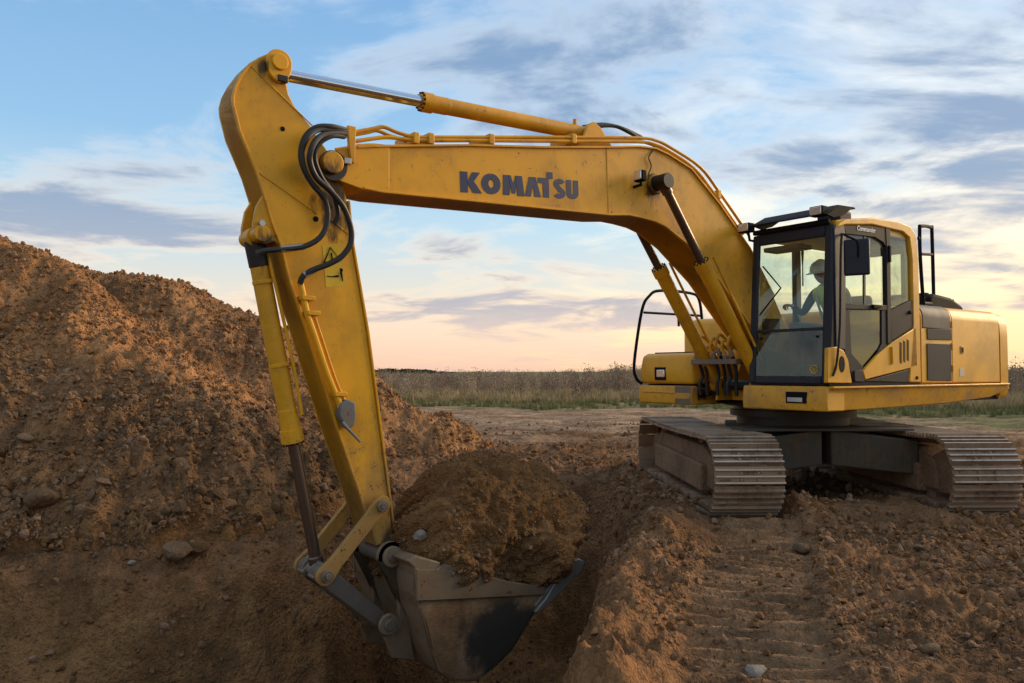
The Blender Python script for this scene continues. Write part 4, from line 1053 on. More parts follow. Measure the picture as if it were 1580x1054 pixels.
door2 = side_shell('side_door', hood_u[1], hood_u[2] + 0.012, 1.37, 2.275, M['body_yellow'], EX)
for (y0, y1, mt) in ((530, 588, 'panel_grey'), (507, 525, 'panel_grey')):
    q = Ps([(1430, y0), (1467, y0 + 1), (1468, y1), (1431, y1 - 1)], SV + 0.004)
    MB().prism(q, SV + 0.001, SV + 0.010).build('grey_panel', M[mt], door1, 0.004)
top_g = MB(); 
side_shell('grey_panel', hood_u[0] - 0.03, hood_u[1] + 0.05, 2.0, 2.283, M['panel_light'], door1, 0.008)
lc = P(1484, 540, SV); MB().box((lc[0] - 0.04, SV, lc[1] - 0.045), (lc[0] + 0.04, SV + 0.008, lc[1] + 0.045)).build('door_latch', M['skirt_yellow'], door2, 0.004)
MB().box((lc[0] - 0.022, SV + 0.006, lc[1] - 0.03), (lc[0] + 0.022, SV + 0.012, lc[1] + 0.03)).build('latch_pull', M['black'], door2, 0.003)
lc = P(1484, 575, SV); MB().box((lc[0] - 0.05, SV, lc[1] - 0.045), (lc[0] + 0.05, SV + 0.003, lc[1] + 0.05)).build('door_label', M['white'], door2)
# skirts
sk = [(1.30, 1.10), (1.30, 1.345), (-2.72, 1.345), (-2.70, 1.30), (-2.35, 1.19), (-1.2, 1.12), (0.6, 1.09)]
side_sk = MB()
n_ = len(sk); i = len(side_sk.v)
skin = MB().prism([(1.30, 1.09), (1.31, 1.18), (1.29, 1.345), (-2.72, 1.345), (-2.70, 1.27), (-2.35, 1.17), (-1.2, 1.115), (0.6, 1.09)], 1.20, 1.345)
skin.v = [((u, v + (0.035 if 1.25 < w < 1.3 else 0) + (-0.06 if w < 1.2 and v > 1.3 else 0), w)) for u, v, w in skin.v]
lsk = skin.build('left_skirt', M['skirt_yellow'], EX, 0.012)
MB().box((1.28, 1.19, 1.325), (-2.70, 1.385, 1.347)).build('skirt_lip', M['skirt_yellow'], lsk, 0.006)
fsk = MB().prism([(1.315, 1.09), (1.325, 1.20), (1.305, 1.345), (1.0, 1.345), (1.0, 1.09)], 0.29, 1.33).build('cab_skirt', M['skirt_yellow'], EX, 0.014)
h0 = PU(1228, 612, 1.32)
MB().box((1.31, h0[1] - 0.12, h0[2] - 0.07), (1.328, h0[1] + 0.13, h0[2] + 0.05)).build('skirt_slot', M['black'], fsk, 0.004)
MB().box((1.324, h0[1] - 0.10, h0[2] - 0.055), (1.332, h0[1] + 0.08, h0[2] - 0.01)).build('slot_plate', M['white'], fsk, 0.003)
for v in (-0.6, 0.6):
    MB().tube(smooth_path([(-2.62, v - 0.07, 2.24), (-2.62, v - 0.06, 2.31), (-2.62, v, 2.335), (-2.62, v + 0.06, 2.31), (-2.62, v + 0.07, 2.24)], 3), 0.018, 8).build('lifting_eye', M['body_yellow'], cw_o)
for k in range(3):
    MB().box((hood_u[1] + 0.03, SV, 1.50 + 0.26 * k), (hood_u[1] - 0.0, SV + 0.016, 1.58 + 0.26 * k)).build('door_hinge', M['body_yellow'], door2, 0.004)
# exhaust cover and handrails
e0, e1 = P(1428, 473, 1.0)[0], P(1483, 473, 1.0)[0]
eh = MB().prism([(e0, 2.25), (e0 - 0.02, 2.42), (e0 - 0.15, 2.47), (e1 + 0.35, 2.44), (e1 + 0.05, 2.35), (e1, 2.25)], 0.45, 1.05).build('exhaust_cover', M['black'], EX, 0.04, 3)
sl = MB()
for k in range(6):
    for j in range(2):
        u = e0 - 0.12 - 0.13 * k; sl.obox((u, 0.60 + 0.28 * j, 2.466 - 0.010 * k), (0.03, 0, 0), (0, 0.09, 0), (0, 0, 0.018))
sl.build('cover_fins', M['panel_grey'], eh, 0.004)
r0 = [PP(1425, 472, 1.15), PP(1420, 400, 1.15), PP(1419, 354, 1.15), PP(1421, 349, 1.14), PP(1436, 351, 1.0), PP(1438, 362, 1.0), PP(1441, 473, 0.98)]
rail = MB().tube(smooth_path(r0, 4), 0.022, 8)
rail.tube([PP(1421, 392, 1.15), PP(1438, 393, 1.0)], 0.018, 8).tube([PP(1425, 468, 1.15), PP(1441, 469, 0.98)], 0.022, 8)
rail.build('step_rail', M['black'], EX)
hr = [(1.28, -1.30, 1.34), (1.33, -1.36, 1.42), (1.32, -1.40, 1.62), (1.20, -1.38, 2.28), (1.08, -1.36, 2.48), (0.88, -1.36, 2.56), (0.30, -1.36, 2.56), (0.12, -1.36, 2.48), (0.08, -1.34, 2.15)]
hm = MB().tube(smooth_path(hr, 5), 0.020, 8).tube([(1.17, -1.37, 2.26), (0.10, -1.35, 2.26)], 0.016, 8).tube([(0.55, -1.36, 2.56), (0.55, -1.34, 2.1)], 0.016, 8)
hm.build('front_handrail', M['black'], EX)
hm = MB().tube(smooth_path([(-0.1, -0.5, 2.18), (-0.1, -0.5, 2.48), (-0.1, -0.56, 2.54), (-0.1, -1.0, 2.54), (-0.1, -1.06, 2.48), (-0.1, -1.06, 2.18)], 4), 0.018, 8)
hm.build('tank_handrail', M['black'], EX)

# ---- cab
UF0, UF1 = 1.275, 1.165                       # windscreen plane: foot and head
W0, W1 = 1.37, 3.04
def uf(w): return UF0 + (UF1 - UF0) * (w - W0) / (W1 - W0)
V0, V1 = 0.335, 1.335
CV = 1.345
cabm = MB()
cabm.box((1.24, V0, 1.35), (-0.46, 1.33, 1.42))                       # floor pan
cabm.box((-0.46, V0 + 0.02, 1.42), (-0.40, 1.30, 2.05))               # rear wall
cabm.box((-0.46, V0, 2.05), (-0.38, V0 + 0.09, 3.0)).box((-0.46, 1.20, 2.05), (-0.38, 1.30, 3.0)).box((-0.46, V0, 2.86), (-0.38, 1.30, 3.0))
cabm.box((1.20, V0, 1.42), (-0.40, V0 + 0.05, 1.72))                  # right lower panel
for u in (-0.42, 0.40):
    cabm.box((u - 0.05, V0, 1.7), (u + 0.05, V0 + 0.06, 3.0))
cab = cabm.build('cab', M['cab_dark'], EX, 0.008)
def slab(w0, w1, va, vb, d0=-0.05, d1=0.0):
    """a bar lying in the raked windscreen plane"""
    i = len(fr_.v)
    for w in (w0, w1):
        for (dd, v) in ((d0, va), (d1, va), (d1, vb), (d0, vb)):
            fr_.v.append((uf(w) + dd, v, w))
    fr_.f += [tuple(i + k for k in q) for q in ((0, 3, 2, 1), (4, 5, 6, 7), (0, 1, 5, 4), (1, 2, 6, 5), (2, 3, 7, 6), (3, 0, 4, 7))]
fr_ = MB(); slab(1.37, 3.02, V0, V0 + 0.085); fr_.build('front_pillar', M['cab_dark'], cab, 0.018, 3)
fr_ = MB(); slab(1.37, 3.02, V1 - 0.10, V1, -0.09, 0.004); fr_.build('front_pillar', M['cab_dark'], cab, 0.022, 3)
fr_ = MB(); slab(2.90, 3.03, V0 + 0.085, V1 - 0.10); fr_.build('window_header', M['cab_dark'], cab, 0.012)
fr_ = MB(); slab(1.37, 1.45, V0 + 0.085, V1 - 0.10); fr_.build('window_sill', M['cab_dark'], cab, 0.012)
fr_ = MB(); slab(1.925, 1.955, V0 + 0.085, V1 - 0.10, -0.03, -0.002); fr_.build('window_bar', M['cab_dark'], cab, 0.004)
fr_ = MB(); slab(1.955, 2.90, V0 + 0.085, V1 - 0.10, -0.026, -0.020); fr_.build('windscreen', M['glass'], cab)
fr_ = MB(); slab(1.45, 1.925, V0 + 0.085, V1 - 0.10, -0.022, -0.016); lowp = fr_.build('lower_windscreen', M['glass_low'], cab)
for v in (V0 + 0.15, V1 - 0.16):
    MB().cyl((uf(1.86) - 0.018, v, 1.86), (uf(1.86) - 0.004, v, 1.86), 0.014, n=12).build('pane_bolt', M['black'], cab)
em = MB(); ecx, ecw = V1 - 0.19, 1.52
em.tube([(uf(1.52) - 0.012, ecx + 0.042 * cos(t), ecw + 0.042 * sin(t)) for t in np.linspace(0, 2 * pi, 17)], 0.006, 6)
em.tube([(uf(1.52) - 0.012, ecx - 0.02, ecw + 0.02), (uf(1.52) - 0.012, ecx + 0.005, ecw - 0.025), (uf(1.52) - 0.012, ecx + 0.022, ecw + 0.02)], 0.006, 6)
em.build('pane_emblem', M['sticker'], cab)
MB().box((-0.435, V0 + 0.09, 2.05), (-0.428, 1.20, 2.86)).build('rear_window', M['glass'], cab)
MB().box((1.19, V0 + 0.02, 1.72), (0.45, V0 + 0.027, 2.95)).build('side_window', M['glass'], cab)
MB().box((0.35, V0 + 0.02, 1.72), (-0.37, V0 + 0.027, 2.95)).build('side_window', M['glass'], cab)
# roof with rounded yellow shell
rp = [(1.16, 2.985), (1.10, 3.06), (0.95, 3.095), (0.2, 3.105), (-0.28, 3.09), (-0.42, 3.04), (-0.475, 2.95)]
MB().prism([(1.10, 2.99)] + rp[1:] + [(-0.475, 2.93), (-0.35, 2.95), (-0.30, 2.99)], V0, 1.325).build('roof', M['body_yellow'], cab, 0.035, 3)
# left side: yellow arch and rear pillar
arch = Ps([(1289, 352), (1294, 343), (1304, 338), (1345, 336), (1385, 342), (1403, 349), (1412, 362), (1416, 400), (1420, 590), (1402, 590), (1404, 548), (1408, 500), (1406, 400), (1402, 367), (1392, 358), (1345, 347), (1304, 347)], CV)
MB().prism(arch, CV - 0.08, CV + 0.012).build('side_arch', M['body_yellow'], cab, 0.014, 3)
# door: stiles, rails, panes
def side_piece(name, pts, mat, t0=-0.03, t1=0.0, bev=0.006, par=None):
    return MB().prism(Ps(pts, CV), CV + t0, CV + t1).build(name, M[mat], par or cab, bev)
side_piece('door_stile', [(1287, 352), (1302, 346), (1305, 372), (1304, 540), (1290, 537)], 'cab_dark', -0.05, 0.004)
side_piece('door_rail', [(1302, 347), (1345, 348), (1368, 352), (1369, 384), (1363, 374), (1350, 366), (1305, 361)], 'door_grey', -0.04, 0.0)
side_piece('door_stile', [(1366, 352), (1373, 353), (1375, 528), (1369, 531), (1367, 372)], 'door_grey', -0.05, 0.006)
side_piece('door_rail', [(1304, 469), (1369, 471), (1369, 479), (1304, 477)], 'door_grey', -0.04, 0.003)
side_piece('door_panel', [(1304, 476), (1312, 477), (1315, 545), (1333, 566), (1330, 575), (1318, 590), (1312, 570), (1304, 545)], 'door_grey', -0.03, -0.004)
side_piece('door_panel', [(1361, 478), (1369, 478), (1369, 534), (1352, 548), (1361, 530)], 'door_grey', -0.03, -0.004)
side_piece('door_window', [(1304, 361), (1335, 363), (1335, 470), (1304, 470)], 'glass', -0.022, -0.016, 0)
side_piece('door_window', [(1336, 363), (1350, 366), (1363, 374), (1368, 384), (1368, 471), (1336, 471)], 'glass', -0.036, -0.030, 0)
side_piece('window_divider', [(1334.5, 362), (1337, 362), (1337, 471), (1334.5, 471)], 'panel_light', -0.03, -0.008, 0.002)
side_piece('lower_door_window', [(1311, 478), (1362, 479), (1362, 530), (1333, 566), (1314, 545)], 'glass_low', -0.024, -0.018, 0)
side_piece('quarter_window', [(1374, 354), (1396, 359), (1405, 372), (1409, 462), (1376, 477)], 'glass_dusty', -0.026, -0.020, 0)
side_piece('quarter_panel', [(1374, 478), (1409, 462), (1411, 503), (1375, 527)], 'door_grey', -0.03, 0.004)
side_piece('swoosh_panel', [(1330, 572), (1334, 586), (1414, 565), (1412, 505), (1376, 528), (1352, 548)], 'body_yellow', -0.02, 0.012, 0.008)
side_piece('lower_panel', [(1334, 588), (1400, 590), (1404, 569)], 'door_grey', -0.02, 0.006)
side_piece('latch_block', [(1317, 572), (1329, 570), (1333, 589), (1318, 589)], 'panel_grey', -0.02, 0.010)
side_piece('corner_panel', [(1275, 591), (1276, 537), (1290, 535), (1300, 541), (1307, 556), (1313, 591)], 'body_yellow', -0.03, 0.014, 0.008)
oc = P(1297, 562, CV)
MB().prism([(oc[0] + 0.052 * cos(t), oc[1] + 0.085 * sin(t)) for t in np.linspace(0, 2 * pi, 20, endpoint=False)], CV + 0.012, CV + 0.018).build('hand_hole', M['black'], cab, 0.003)
side_piece('base_gap', [(1280, 588), (1418, 588), (1420, 595), (1280, 595)], 'black', -0.06, -0.002, 0)
vg = MB()
for r_i in range(9):
    for c_i in range(3):
        c = P(1388 + c_i * 5.5, 530 + r_i * 3.6 - c_i * 2.0, CV); vg.obox((c[0], CV + 0.012, c[1]), (0.022, 0, 0.008), (0, 0.003, 0), (0, 0, 0.008))
tag(vg.build('vent_slots', M['black'], cab), kind='stuff')
MB().tube([PP(1376, 535, CV + 0.02), PP(1377, 562, CV + 0.02)], 0.012, 8).build('panel_hinge', M['body_yellow'], cab)
side_piece('door_handle', [(1344, 470), (1357, 471), (1356, 476), (1345, 476)], 'black', 0.0, 0.03, 0.006)
for px, py in ((1371, 392), (1403, 482), (1416, 368), (1413, 583)):
    c = P(px, py, CV); MB().box((c[0] - 0.02, CV, c[1] - (0.09 if px == 1371 else 0.018)), (c[0] + 0.02, CV + 0.024, c[1] + (0.09 if px == 1371 else 0.018))).build('door_hinge', M['black'], cab, 0.006)
MB().tube(smooth_path([PP(1299, 360, CV + 0.03), PP(1297, 400, CV + 0.045), PP(1296, 500, CV + 0.045), PP(1291, 560, CV + 0.03), PP(1285, 580, CV + 0.02)], 4), 0.012, 8).build('grab_bar', M['door_grey'], cab)
# mirror on its arm
mc = Vector(PP(1322, 397, CV + 0.16))
MB().obox(mc, (-0.045, 0.115, 0), (0.028, 0.011, 0), (0, 0, 0.185)).build('mirror', M['cab_dark'], cab, 0.02, 3)
MB().tube(smooth_path([PP(1300, 361, CV + 0.01), PP(1310, 366, CV + 0.10), tuple(mc + Vector((0.02, 0.02, 0.15))), tuple(mc + Vector((0.03, 0.03, 0.0)))], 4), 0.011, 8).build('mirror_arm', M['black'], cab)
# print above the door
cu_t = bpy.data.curves.new('door_print', 'FONT'); cu_t.body = 'Commander'; cu_t.size = 0.105; cu_t.extrude = 0.0015; cu_t.offset = 0.0015; cu_t.shear = 0.25
ot = bpy.data.objects.new('door_print_tmp', cu_t)
COL.objects.link(ot); bpy.context.view_layer.update()
me_t = bpy.data.meshes.new_from_object(ot.evaluated_get(bpy.context.evaluated_depsgraph_get()))
bpy.data.objects.remove(ot)
me_t.name = 'door_print'; me_t.materials.clear(); me_t.materials.append(M['whitetext'])
pr = bpy.data.objects.new('door_print', me_t); COL.objects.link(pr); pr.parent = cab
t0 = Vector(PP(1322, 355, CV + 0.003)); t1 = Vector(PP(1351, 359.5, CV + 0.003))
xw = max(v.co.x for v in me_t.vertices); exd = (t1 - t0) / xw; n3 = Vector((0, 1, 0)); eyd = n3.cross(exd.normalized()).normalized() * 1.0
mm = Matrix((exd.to_4d(), (eyd * exd.length * 1.05).to_4d(), n3.to_4d(), (0, 0, 0, 1))).transposed(); mm.col[3] = t0.to_4d()
for k in range(3): mm[3][k] = 0
mm[3][3] = 1
pr.matrix_local = mm
# roof visor, lamps, hatch
vis = MB().prism([(1.27, 3.105), (1.27, 3.122), (1.03, 3.235), (0.72, 3.245), (0.70, 3.228), (1.03, 3.215)], V0 + 0.06, V1 - 0.03).build('roof_visor', M['black'], cab, 0.004)
for v in (V0 + 0.06, V1 - 0.055):
    MB().prism([(1.24, 3.11), (1.03, 3.218), (0.76, 3.228), (0.92, 3.14), (1.10, 3.09)], v, v + 0.025).build('visor_cheek', M['black'], cab, 0.004)
MB().box((1.20, V0 + 0.02, 3.02), (1.15, V1 - 0.04, 3.075)).build('visor_rail', M['black'], cab, 0.012)
for v, u, w in ((V1 - 0.13, 1.225, 3.155), (V0 - 0.05, 1.215, 3.115)):
    MB().obox((u, v, w), (0.055, 0, 0), (0, 0.078, 0), (0, 0, 0.052)).build('lamp_housing', M['black'], cab, 0.012)
    MB().obox((u + 0.056, v, w), (0.008, 0, 0), (0, 0.066, 0), (0, 0, 0.041)).build('lamp_lens', M['lens'], cab, 0.005)
MB().tube([(1.18, V0 - 0.05, 3.07), (1.17, V0 - 0.04, 2.98), (1.15, V0 + 0.03, 2.96)], 0.016, 8).build('lamp_bracket', M['black'], cab)
MB().box((0.62, 0.78, 3.09), (0.36, 1.06, 3.28)).build('roof_box', M['panel_grey'], cab, 0.03, 3)
MB().prism([(0.36, 3.10), (0.34, 3.19), (-0.08, 3.17), (-0.16, 3.10)], 0.5, 1.05).build('roof_hatch', M['panel_grey'], cab, 0.03, 3)
# wiper and things seen through the glass
MB().tube([(uf(2.0) + 0.012, V0 + 0.14, 2.12), (uf(2.4) + 0.014, V0 + 0.40, 2.40), (uf(2.62) + 0.014, V0 + 0.16, 2.66)], 0.009, 6).build('wiper', M['black'], cab)
st = MB().box((0.50, 0.60, 1.62), (0.02, 1.10, 1.86)).build('seat', M['seat'], cab, 0.06, 3)
MB().prism([(0.10, 1.84), (0.02, 2.36), (-0.08, 2.38), (-0.10, 2.25), (-0.04, 1.84)], 0.64, 1.04).build('seat_back', M['seat'], cab, 0.05, 3)
MB().box((0.30, 0.72, 1.42), (0.05, 0.98, 1.62)).build('seat_base', M['black'], cab, 0.02)
for v in (0.53, 1.17):
    MB().box((0.72, v - 0.07, 1.60), (0.05, v + 0.07, 2.06)).build('console', M['seat'], cab, 0.04, 3)
    MB().tube([(0.62, v, 2.05), (0.66, v, 2.16), (0.66, v, 2.24)], [0.028, 0.018, 0.030], 10).build('joystick', M['black'], cab)
MB().tube([(0.95, 0.78, 1.42), (1.0, 0.78, 1.75)], 0.014, 8).build('travel_lever', M['black'], cab)
MB().tube([(0.95, 0.92, 1.42), (1.0, 0.92, 1.75)], 0.014, 8).build('travel_lever', M['black'], cab)
MB().obox((1.02, V0 + 0.12, 2.0), (0.02, 0.02, 0), (-0.06, 0.07, 0), (0, 0, 0.09)).build('monitor', M['black'], cab, 0.01)
MB().tube([(0.80, 0.72, 2.93), (0.80, 0.72, 2.82), (0.80, 0.72, 2.68), (0.80, 0.72, 2.45)], [0.008, 0.016, 0.006, 0.008], 6).build('hanging_cord', M['black'], cab)
MB().box((1.10, V0 + 0.09, 2.83), (0.86, V0 + 0.55, 2.88)).build('sun_visor', M['seat'], cab, 0.01)

# ---- undercarriage
TROT = atan2(TRK_F.y, TRK_F.x) - MTH
def under(mb_, name, mat, par=EX, bevel=0.0, **k):
    o = mb_.build(name, mat, par, bevel, **k); return o
cbm = MB()
cbm.prism([(-0.75, 0.50), (-0.75, 0.86), (0.75, 0.86), (0.75, 0.50)], -0.62, 0.62)
for sx_ in (-1, 1):
    # legs reaching to each track frame, boxed with sloped tops
    for s in (-1, 1):
        i = len(cbm.v)
        a0 = [(sx_ * 1.02, s * 0.05, 0.46), (sx_ * 0.62, s * 0.05, 0.46), (sx_ * 0.62, s * 0.05, 0.85), (sx_ * 1.02, s * 0.05, 0.85)]
        a1 = [(sx_ * 1.12, s * 0.98, 0.36), (sx_ * 0.72, s * 0.98, 0.36), (sx_ * 0.72, s * 0.98, 0.74), (sx_ * 1.12, s * 0.98, 0.74)]
        cbm.v += a0 + a1
        cbm.f += [tuple(i + k for k in q) for q in ((0, 1, 2, 3), (4, 7, 6, 5), (0, 4, 5, 1), (1, 5, 6, 2), (2, 6, 7, 3), (3, 7, 4, 0))]
carb = cbm.build('track_carrier', M['carbody'], EX, 0.015); carb.rotation_euler = (0, 0, TROT)
ledge = MB().box((1.10, -0.95, 0.84), (0.60, 0.95, 0.868)).build('carrier_top_plate', M['carbody'], carb, 0.004)
# shoe profile: plate with three grousers, curved lip at each end
PITCH_S = 0.19; SW = 0.348
prof = [(-0.098, 0.000), (-0.092, 0.014), (-0.078, 0.016), (-0.072, 0.046), (-0.056, 0.046), (-0.050, 0.016), (-0.012, 0.016), (-0.007, 0.046), (0.009, 0.046), (0.014, 0.016), (0.050, 0.016), (0.056, 0.046), (0.072, 0.046), (0.078, 0.014), (0.088, -0.008), (0.080, -0.010), (-0.085, -0.004)]
shoe_mb = MB().prism(prof, -SW, SW)
for bx in (-0.030, 0.032):
    for by in (-0.085, 0.085):
        shoe_mb.cyl((bx, by, 0.014), (bx, by, 0.030), 0.016, n=6)
shoe_me = shoe_mb.mesh('track_shoe'); shoe_me.materials.append(M['track']); shoe_me.materials.append(M['shiny_edge'])
for p_ in shoe_me.polygons:
    if p_.center.z > 0.0455: p_.material_index = 1
HALF, RP, ZC = 1.62, 0.375, 0.43
per = 4 * HALF + 2 * pi * RP; NS = round(per / PITCH_S)
def track_pos(s):
    """pitch line: position (x, z) and outward angle"""
    s %= per
    if s < 2 * HALF: 
        sag = -0.02 * sin(pi * s / (2 * HALF))
        return (-HALF + s, ZC + RP + sag, pi / 2)
    s -= 2 * HALF
    if s < pi * RP:
        a = pi / 2 - s / RP; return (HALF + RP * cos(a), ZC + RP * sin(a), a)
    s -= pi * RP
    if s < 2 * HALF: return (HALF - s, ZC - RP, -pi / 2)
    s -= 2 * HALF
    a = -pi / 2 - s / RP; return (-HALF + RP * cos(a), ZC + RP * sin(a), a)
wheel_mb = MB().steps((0, -0.10, 0), (0, 0.10, 0), [(0, 0.10), (0.05, 0.29), (0.25, 0.30), (0.26, 0.335), (0.74, 0.335), (0.75, 0.30), (0.95, 0.29), (1, 0.10)], 32)
wheel_me = wheel_mb.mesh('idler'); wheel_me.materials.append(M['trackframe'])
sprk = MB(); sprk.steps((0, -0.06, 0), (0, 0.06, 0), [(0, 0.22), (0.1, 0.28), (0.9, 0.28), (1, 0.22)], 32)
for k in range(21):
    a = 2 * pi * k / 21; sprk.obox((0.315 * cos(a), 0, 0.315 * sin(a)), (0.035 * cos(a), 0, 0.035 * sin(a)), (0, 0.05, 0), (-0.022 * sin(a), 0, 0.022 * cos(a)))
sprk.steps((0, -0.17, 0), (0, 0.17, 0), [(0, 0.16), (0.1, 0.2), (0.9, 0.2), (1, 0.16)], 24)
sprk_me = sprk.mesh('sprocket'); sprk_me.materials.append(M['trackframe'])
rol_me = MB().steps((0, -0.15, 0), (0, 0.15, 0), [(0, 0.05), (0.05, 0.105), (0.3, 0.105), (0.35, 0.085), (0.65, 0.085), (0.7, 0.105), (0.95, 0.105), (1, 0.05)], 20).mesh('roller')
rol_me.materials.append(M['trackframe'])
CL1 = [clod_mesh(300 + i, 1) for i in range(5)]
for ty in (-1.19, 1.19):
    fm = MB()
    fm.prism([(-1.42, 0.22), (-1.42, 0.55), (-1.15, 0.68), (1.0, 0.68), (1.40, 0.56), (1.44, 0.24)], -0.20, 0.20)
    fm.prism([(-1.2, 0.20), (-1.2, 0.52), (1.2, 0.50), (1.2, 0.20)], -0.27, 0.27)
    # caked mud packed round the idlers and lying on the lower run
    for k_ in range(16):
        mx_ = -1.6 + 0.2 * k_; fm.prism([(mx_, 0.06), (mx_, 0.115 + random.uniform(0, 0.06)), (mx_ + 0.21, 0.115 + random.uniform(0, 0.06)), (mx_ + 0.21, 0.06)], -0.35 + random.uniform(0, 0.05), 0.35 - random.uniform(0, 0.05))
    fm.prism([(1.30, 0.20), (1.30, 0.60), (1.55, 0.70), (1.80, 0.60), (1.86, 0.42), (1.74, 0.22)], -0.16, 0.16)
    tr = fm.build('track', M['trackframe'], EX, 0.03, 3)
    tr.rotation_euler = (0, 0, TROT)
    tr.location = Matrix.Rotation(TROT, 3, 'Z') @ Vector((0, ty, 0))
    for me_, nm, x_, z_ in ((wheel_me, 'idler', HALF, ZC), (sprk_me, 'sprocket', -HALF, ZC)):
        o = bpy.data.objects.new(nm, me_); COL.objects.link(o); o.parent = tr; o.location = (x_, 0, z_)
    for k in range(8):
        o = bpy.data.objects.new('roller', rol_me); COL.objects.link(o); o.parent = tr; o.location = (-1.22 + 2.44 * k / 7, 0, 0.165)
    for k in range(2):
        o = bpy.data.objects.new('roller', rol_me); COL.objects.link(o); o.parent = tr; o.location = (-0.6 + 1.2 * k, 0, 0.70); o.scale = (0.75, 0.8, 0.75)
    md_ = MB(); src_ = [np.array([v.co[:] for v in m_.vertices]) for m_ in CL1]
    for k in range(420):
        x_, z_, a = track_pos(random.uniform(0, per)); nx, nz = cos(a), sin(a); tx, tz = sin(a), -cos(a)
        yy = random.choice((random.uniform(-SW, SW), random.gauss(0, 0.12))); r1 = random.uniform(0.012, 0.042); i = len(md_.v); c_ = random.randrange(len(CL1))
        for q_ in src_[c_]:
            md_.v.append((x_ + nx * (0.018 + q_[2] * r1 * 0.55) + tx * q_[0] * r1 * 0.8, max(-SW, min(SW, yy + q_[1] * r1 * 2.2)), z_ + nz * (0.018 + q_[2] * r1 * 0.55) + tz * q_[0] * r1 * 0.8))
        md_.f += [tuple(i + v_ for v_ in p_.vertices) for p_ in CL1[c_].polygons]
    tag(md_.build('caked_mud', M['trackframe'], tr), kind='stuff')
    ch = MB()
    for k in range(NS):
        x_, z_, a = track_pos(k * per / NS + 0.03); tx, tz = sin(a), -cos(a); nx, nz = cos(a), sin(a)
        for yy in (-0.085, 0.085):
            ch.obox((x_ - nx * 0.045, yy, z_ - nz * 0.045), (tx * 0.085, 0, tz * 0.085), (0, 0.018, 0), (nx * 0.04, 0, nz * 0.04))
    ch.build('track_chain', M['trackframe'], tr, 0.006)
    for k in range(NS):
        x_, z_, a = track_pos(k * per / NS + 0.03)
        o = bpy.data.objects.new('track_shoe', shoe_me); COL.objects.link(o); o.parent = tr
        jit = random.uniform(-0.035, 0.035)
        nx, nz = cos(a), sin(a)
        o.location = (x_ + nx * 0.002, random.uniform(-0.004, 0.004), z_ + nz * 0.002)
        o.rotation_euler = (0, pi / 2 - a + jit, 0)

# ------------------------------------------------------------------ soil heaped in the bucket
def soil_blob(name, c, rx, ry, rz, mat, sub=6, seed=3, under=0.45, amp=1.0):
    bm = bmesh.new(); bmesh.ops.create_icosphere(bm, subdivisions=sub, radius=1.0)
    co = np.array([v.co[:] for v in bm.verts])
    sgn = np.sign(co); p = 2.6
    nrm = (np.abs(co) ** p).sum(1) ** (1 / p); co = co / nrm[:, None]
    up = co[:, 2] > 0
    q = co.copy()
    q[:, 0] *= rx * np.where(co[:, 2] > 0.1, 1, np.maximum(0.62, 1 - 1.1 * np.clip(0.1 - co[:, 2], 0, 1))); q[:, 1] *= ry * np.where(up, 1 - 0.15 * co[:, 2] ** 2, np.maximum(0.70, 1 - 1.4 * np.clip(-co[:, 2] - 0.30, 0, 1))); q[:, 2] *= np.where(up, rz, under)
    nd = co / np.linalg.norm(co, axis=1)[:, None]
    t1 = q[:, 0] * 1.0 + q[:, 1] * 0.6; t2 = q[:, 2] * 1.0 - q[:, 1] * 0.8 + q[:, 0] * 0.2
    d = 0.17 * fbm(t1 * 1.5, t2 * 1.5, 4, seed) + 0.045 * lumps(t1 * 3.0, t2 * 3.0, seed + 1) + 0.036 * lumps(t1 * 6.5, t2 * 6.5, seed + 2) + 0.034 * lumps(t1 * 13, t2 * 13, seed + 3) + 0.018 * lumps(t1 * 27, t2 * 27, seed + 4)
    d = np.where(co[:, 2] < -0.35, np.minimum(d, 0.02), d)
    q = q + nd * (d * amp)[:, None] + np.array(c)
    for v, w in zip(bm.verts, q): v.co = w
    me = bpy.data.meshes.new(name); bm.to_mesh(me); bm.free(); me.polygons.foreach_set('use_smooth', [True] * len(me.polygons)); me.materials.append(mat)
    o = bpy.data.objects.new(name, me); COL.objects.link(o)
    return o
load = soil_blob('soil_load', (0, 0, 0), 0.92, 0.60, 0.86, M['load'], 7)
load.location = lw(4.56, 0.02, -0.19); load.rotation_euler = (0, radians(4), MTH)
lob = soil_blob('lobe', (0, 0, 0), 0.34, 0.30, 0.30, M['load'], 6, seed=31)
b1 = bmesh.new(); b1.from_mesh(load.data); b2 = lob.data.copy(); b2.transform(Matrix.Translation((0.42, 0.26, 0.10))); b1.from_mesh(b2); b1.to_mesh(load.data); b1.free(); bpy.data.objects.remove(lob)
tag(load, 'big mound of dark moist soil heaped in the excavator bucket', 'soil load')

lv = np.array([v.co[:] for v in load.data.vertices]); ln3 = np.array([v.normal[:] for v in load.data.vertices])
pickv = rng.choice(np.nonzero((lv[:, 2] > 0.0))[0], 5200, replace=False)
Mw = Matrix.Translation(load.location) @ Euler(load.rotation_euler).to_matrix().to_4x4(); Mn = np.array(Mw)
pw = (lv[pickv] + ln3[pickv] * 0.002) @ Mn[:3, :3].T + Mn[:3, 3]
size = 0.005 + 0.007 * rng.pareto(2.4, len(pw)).clip(0, 3.2)
scatter('load_crumbs', pw, size[:, None] * rng.uniform(0.7, 1.3, (len(pw), 3)), rng.uniform(0, 6.28, (len(pw), 3)), cl_copies(), M['load'], 'soil crumbs on the mound in the bucket')

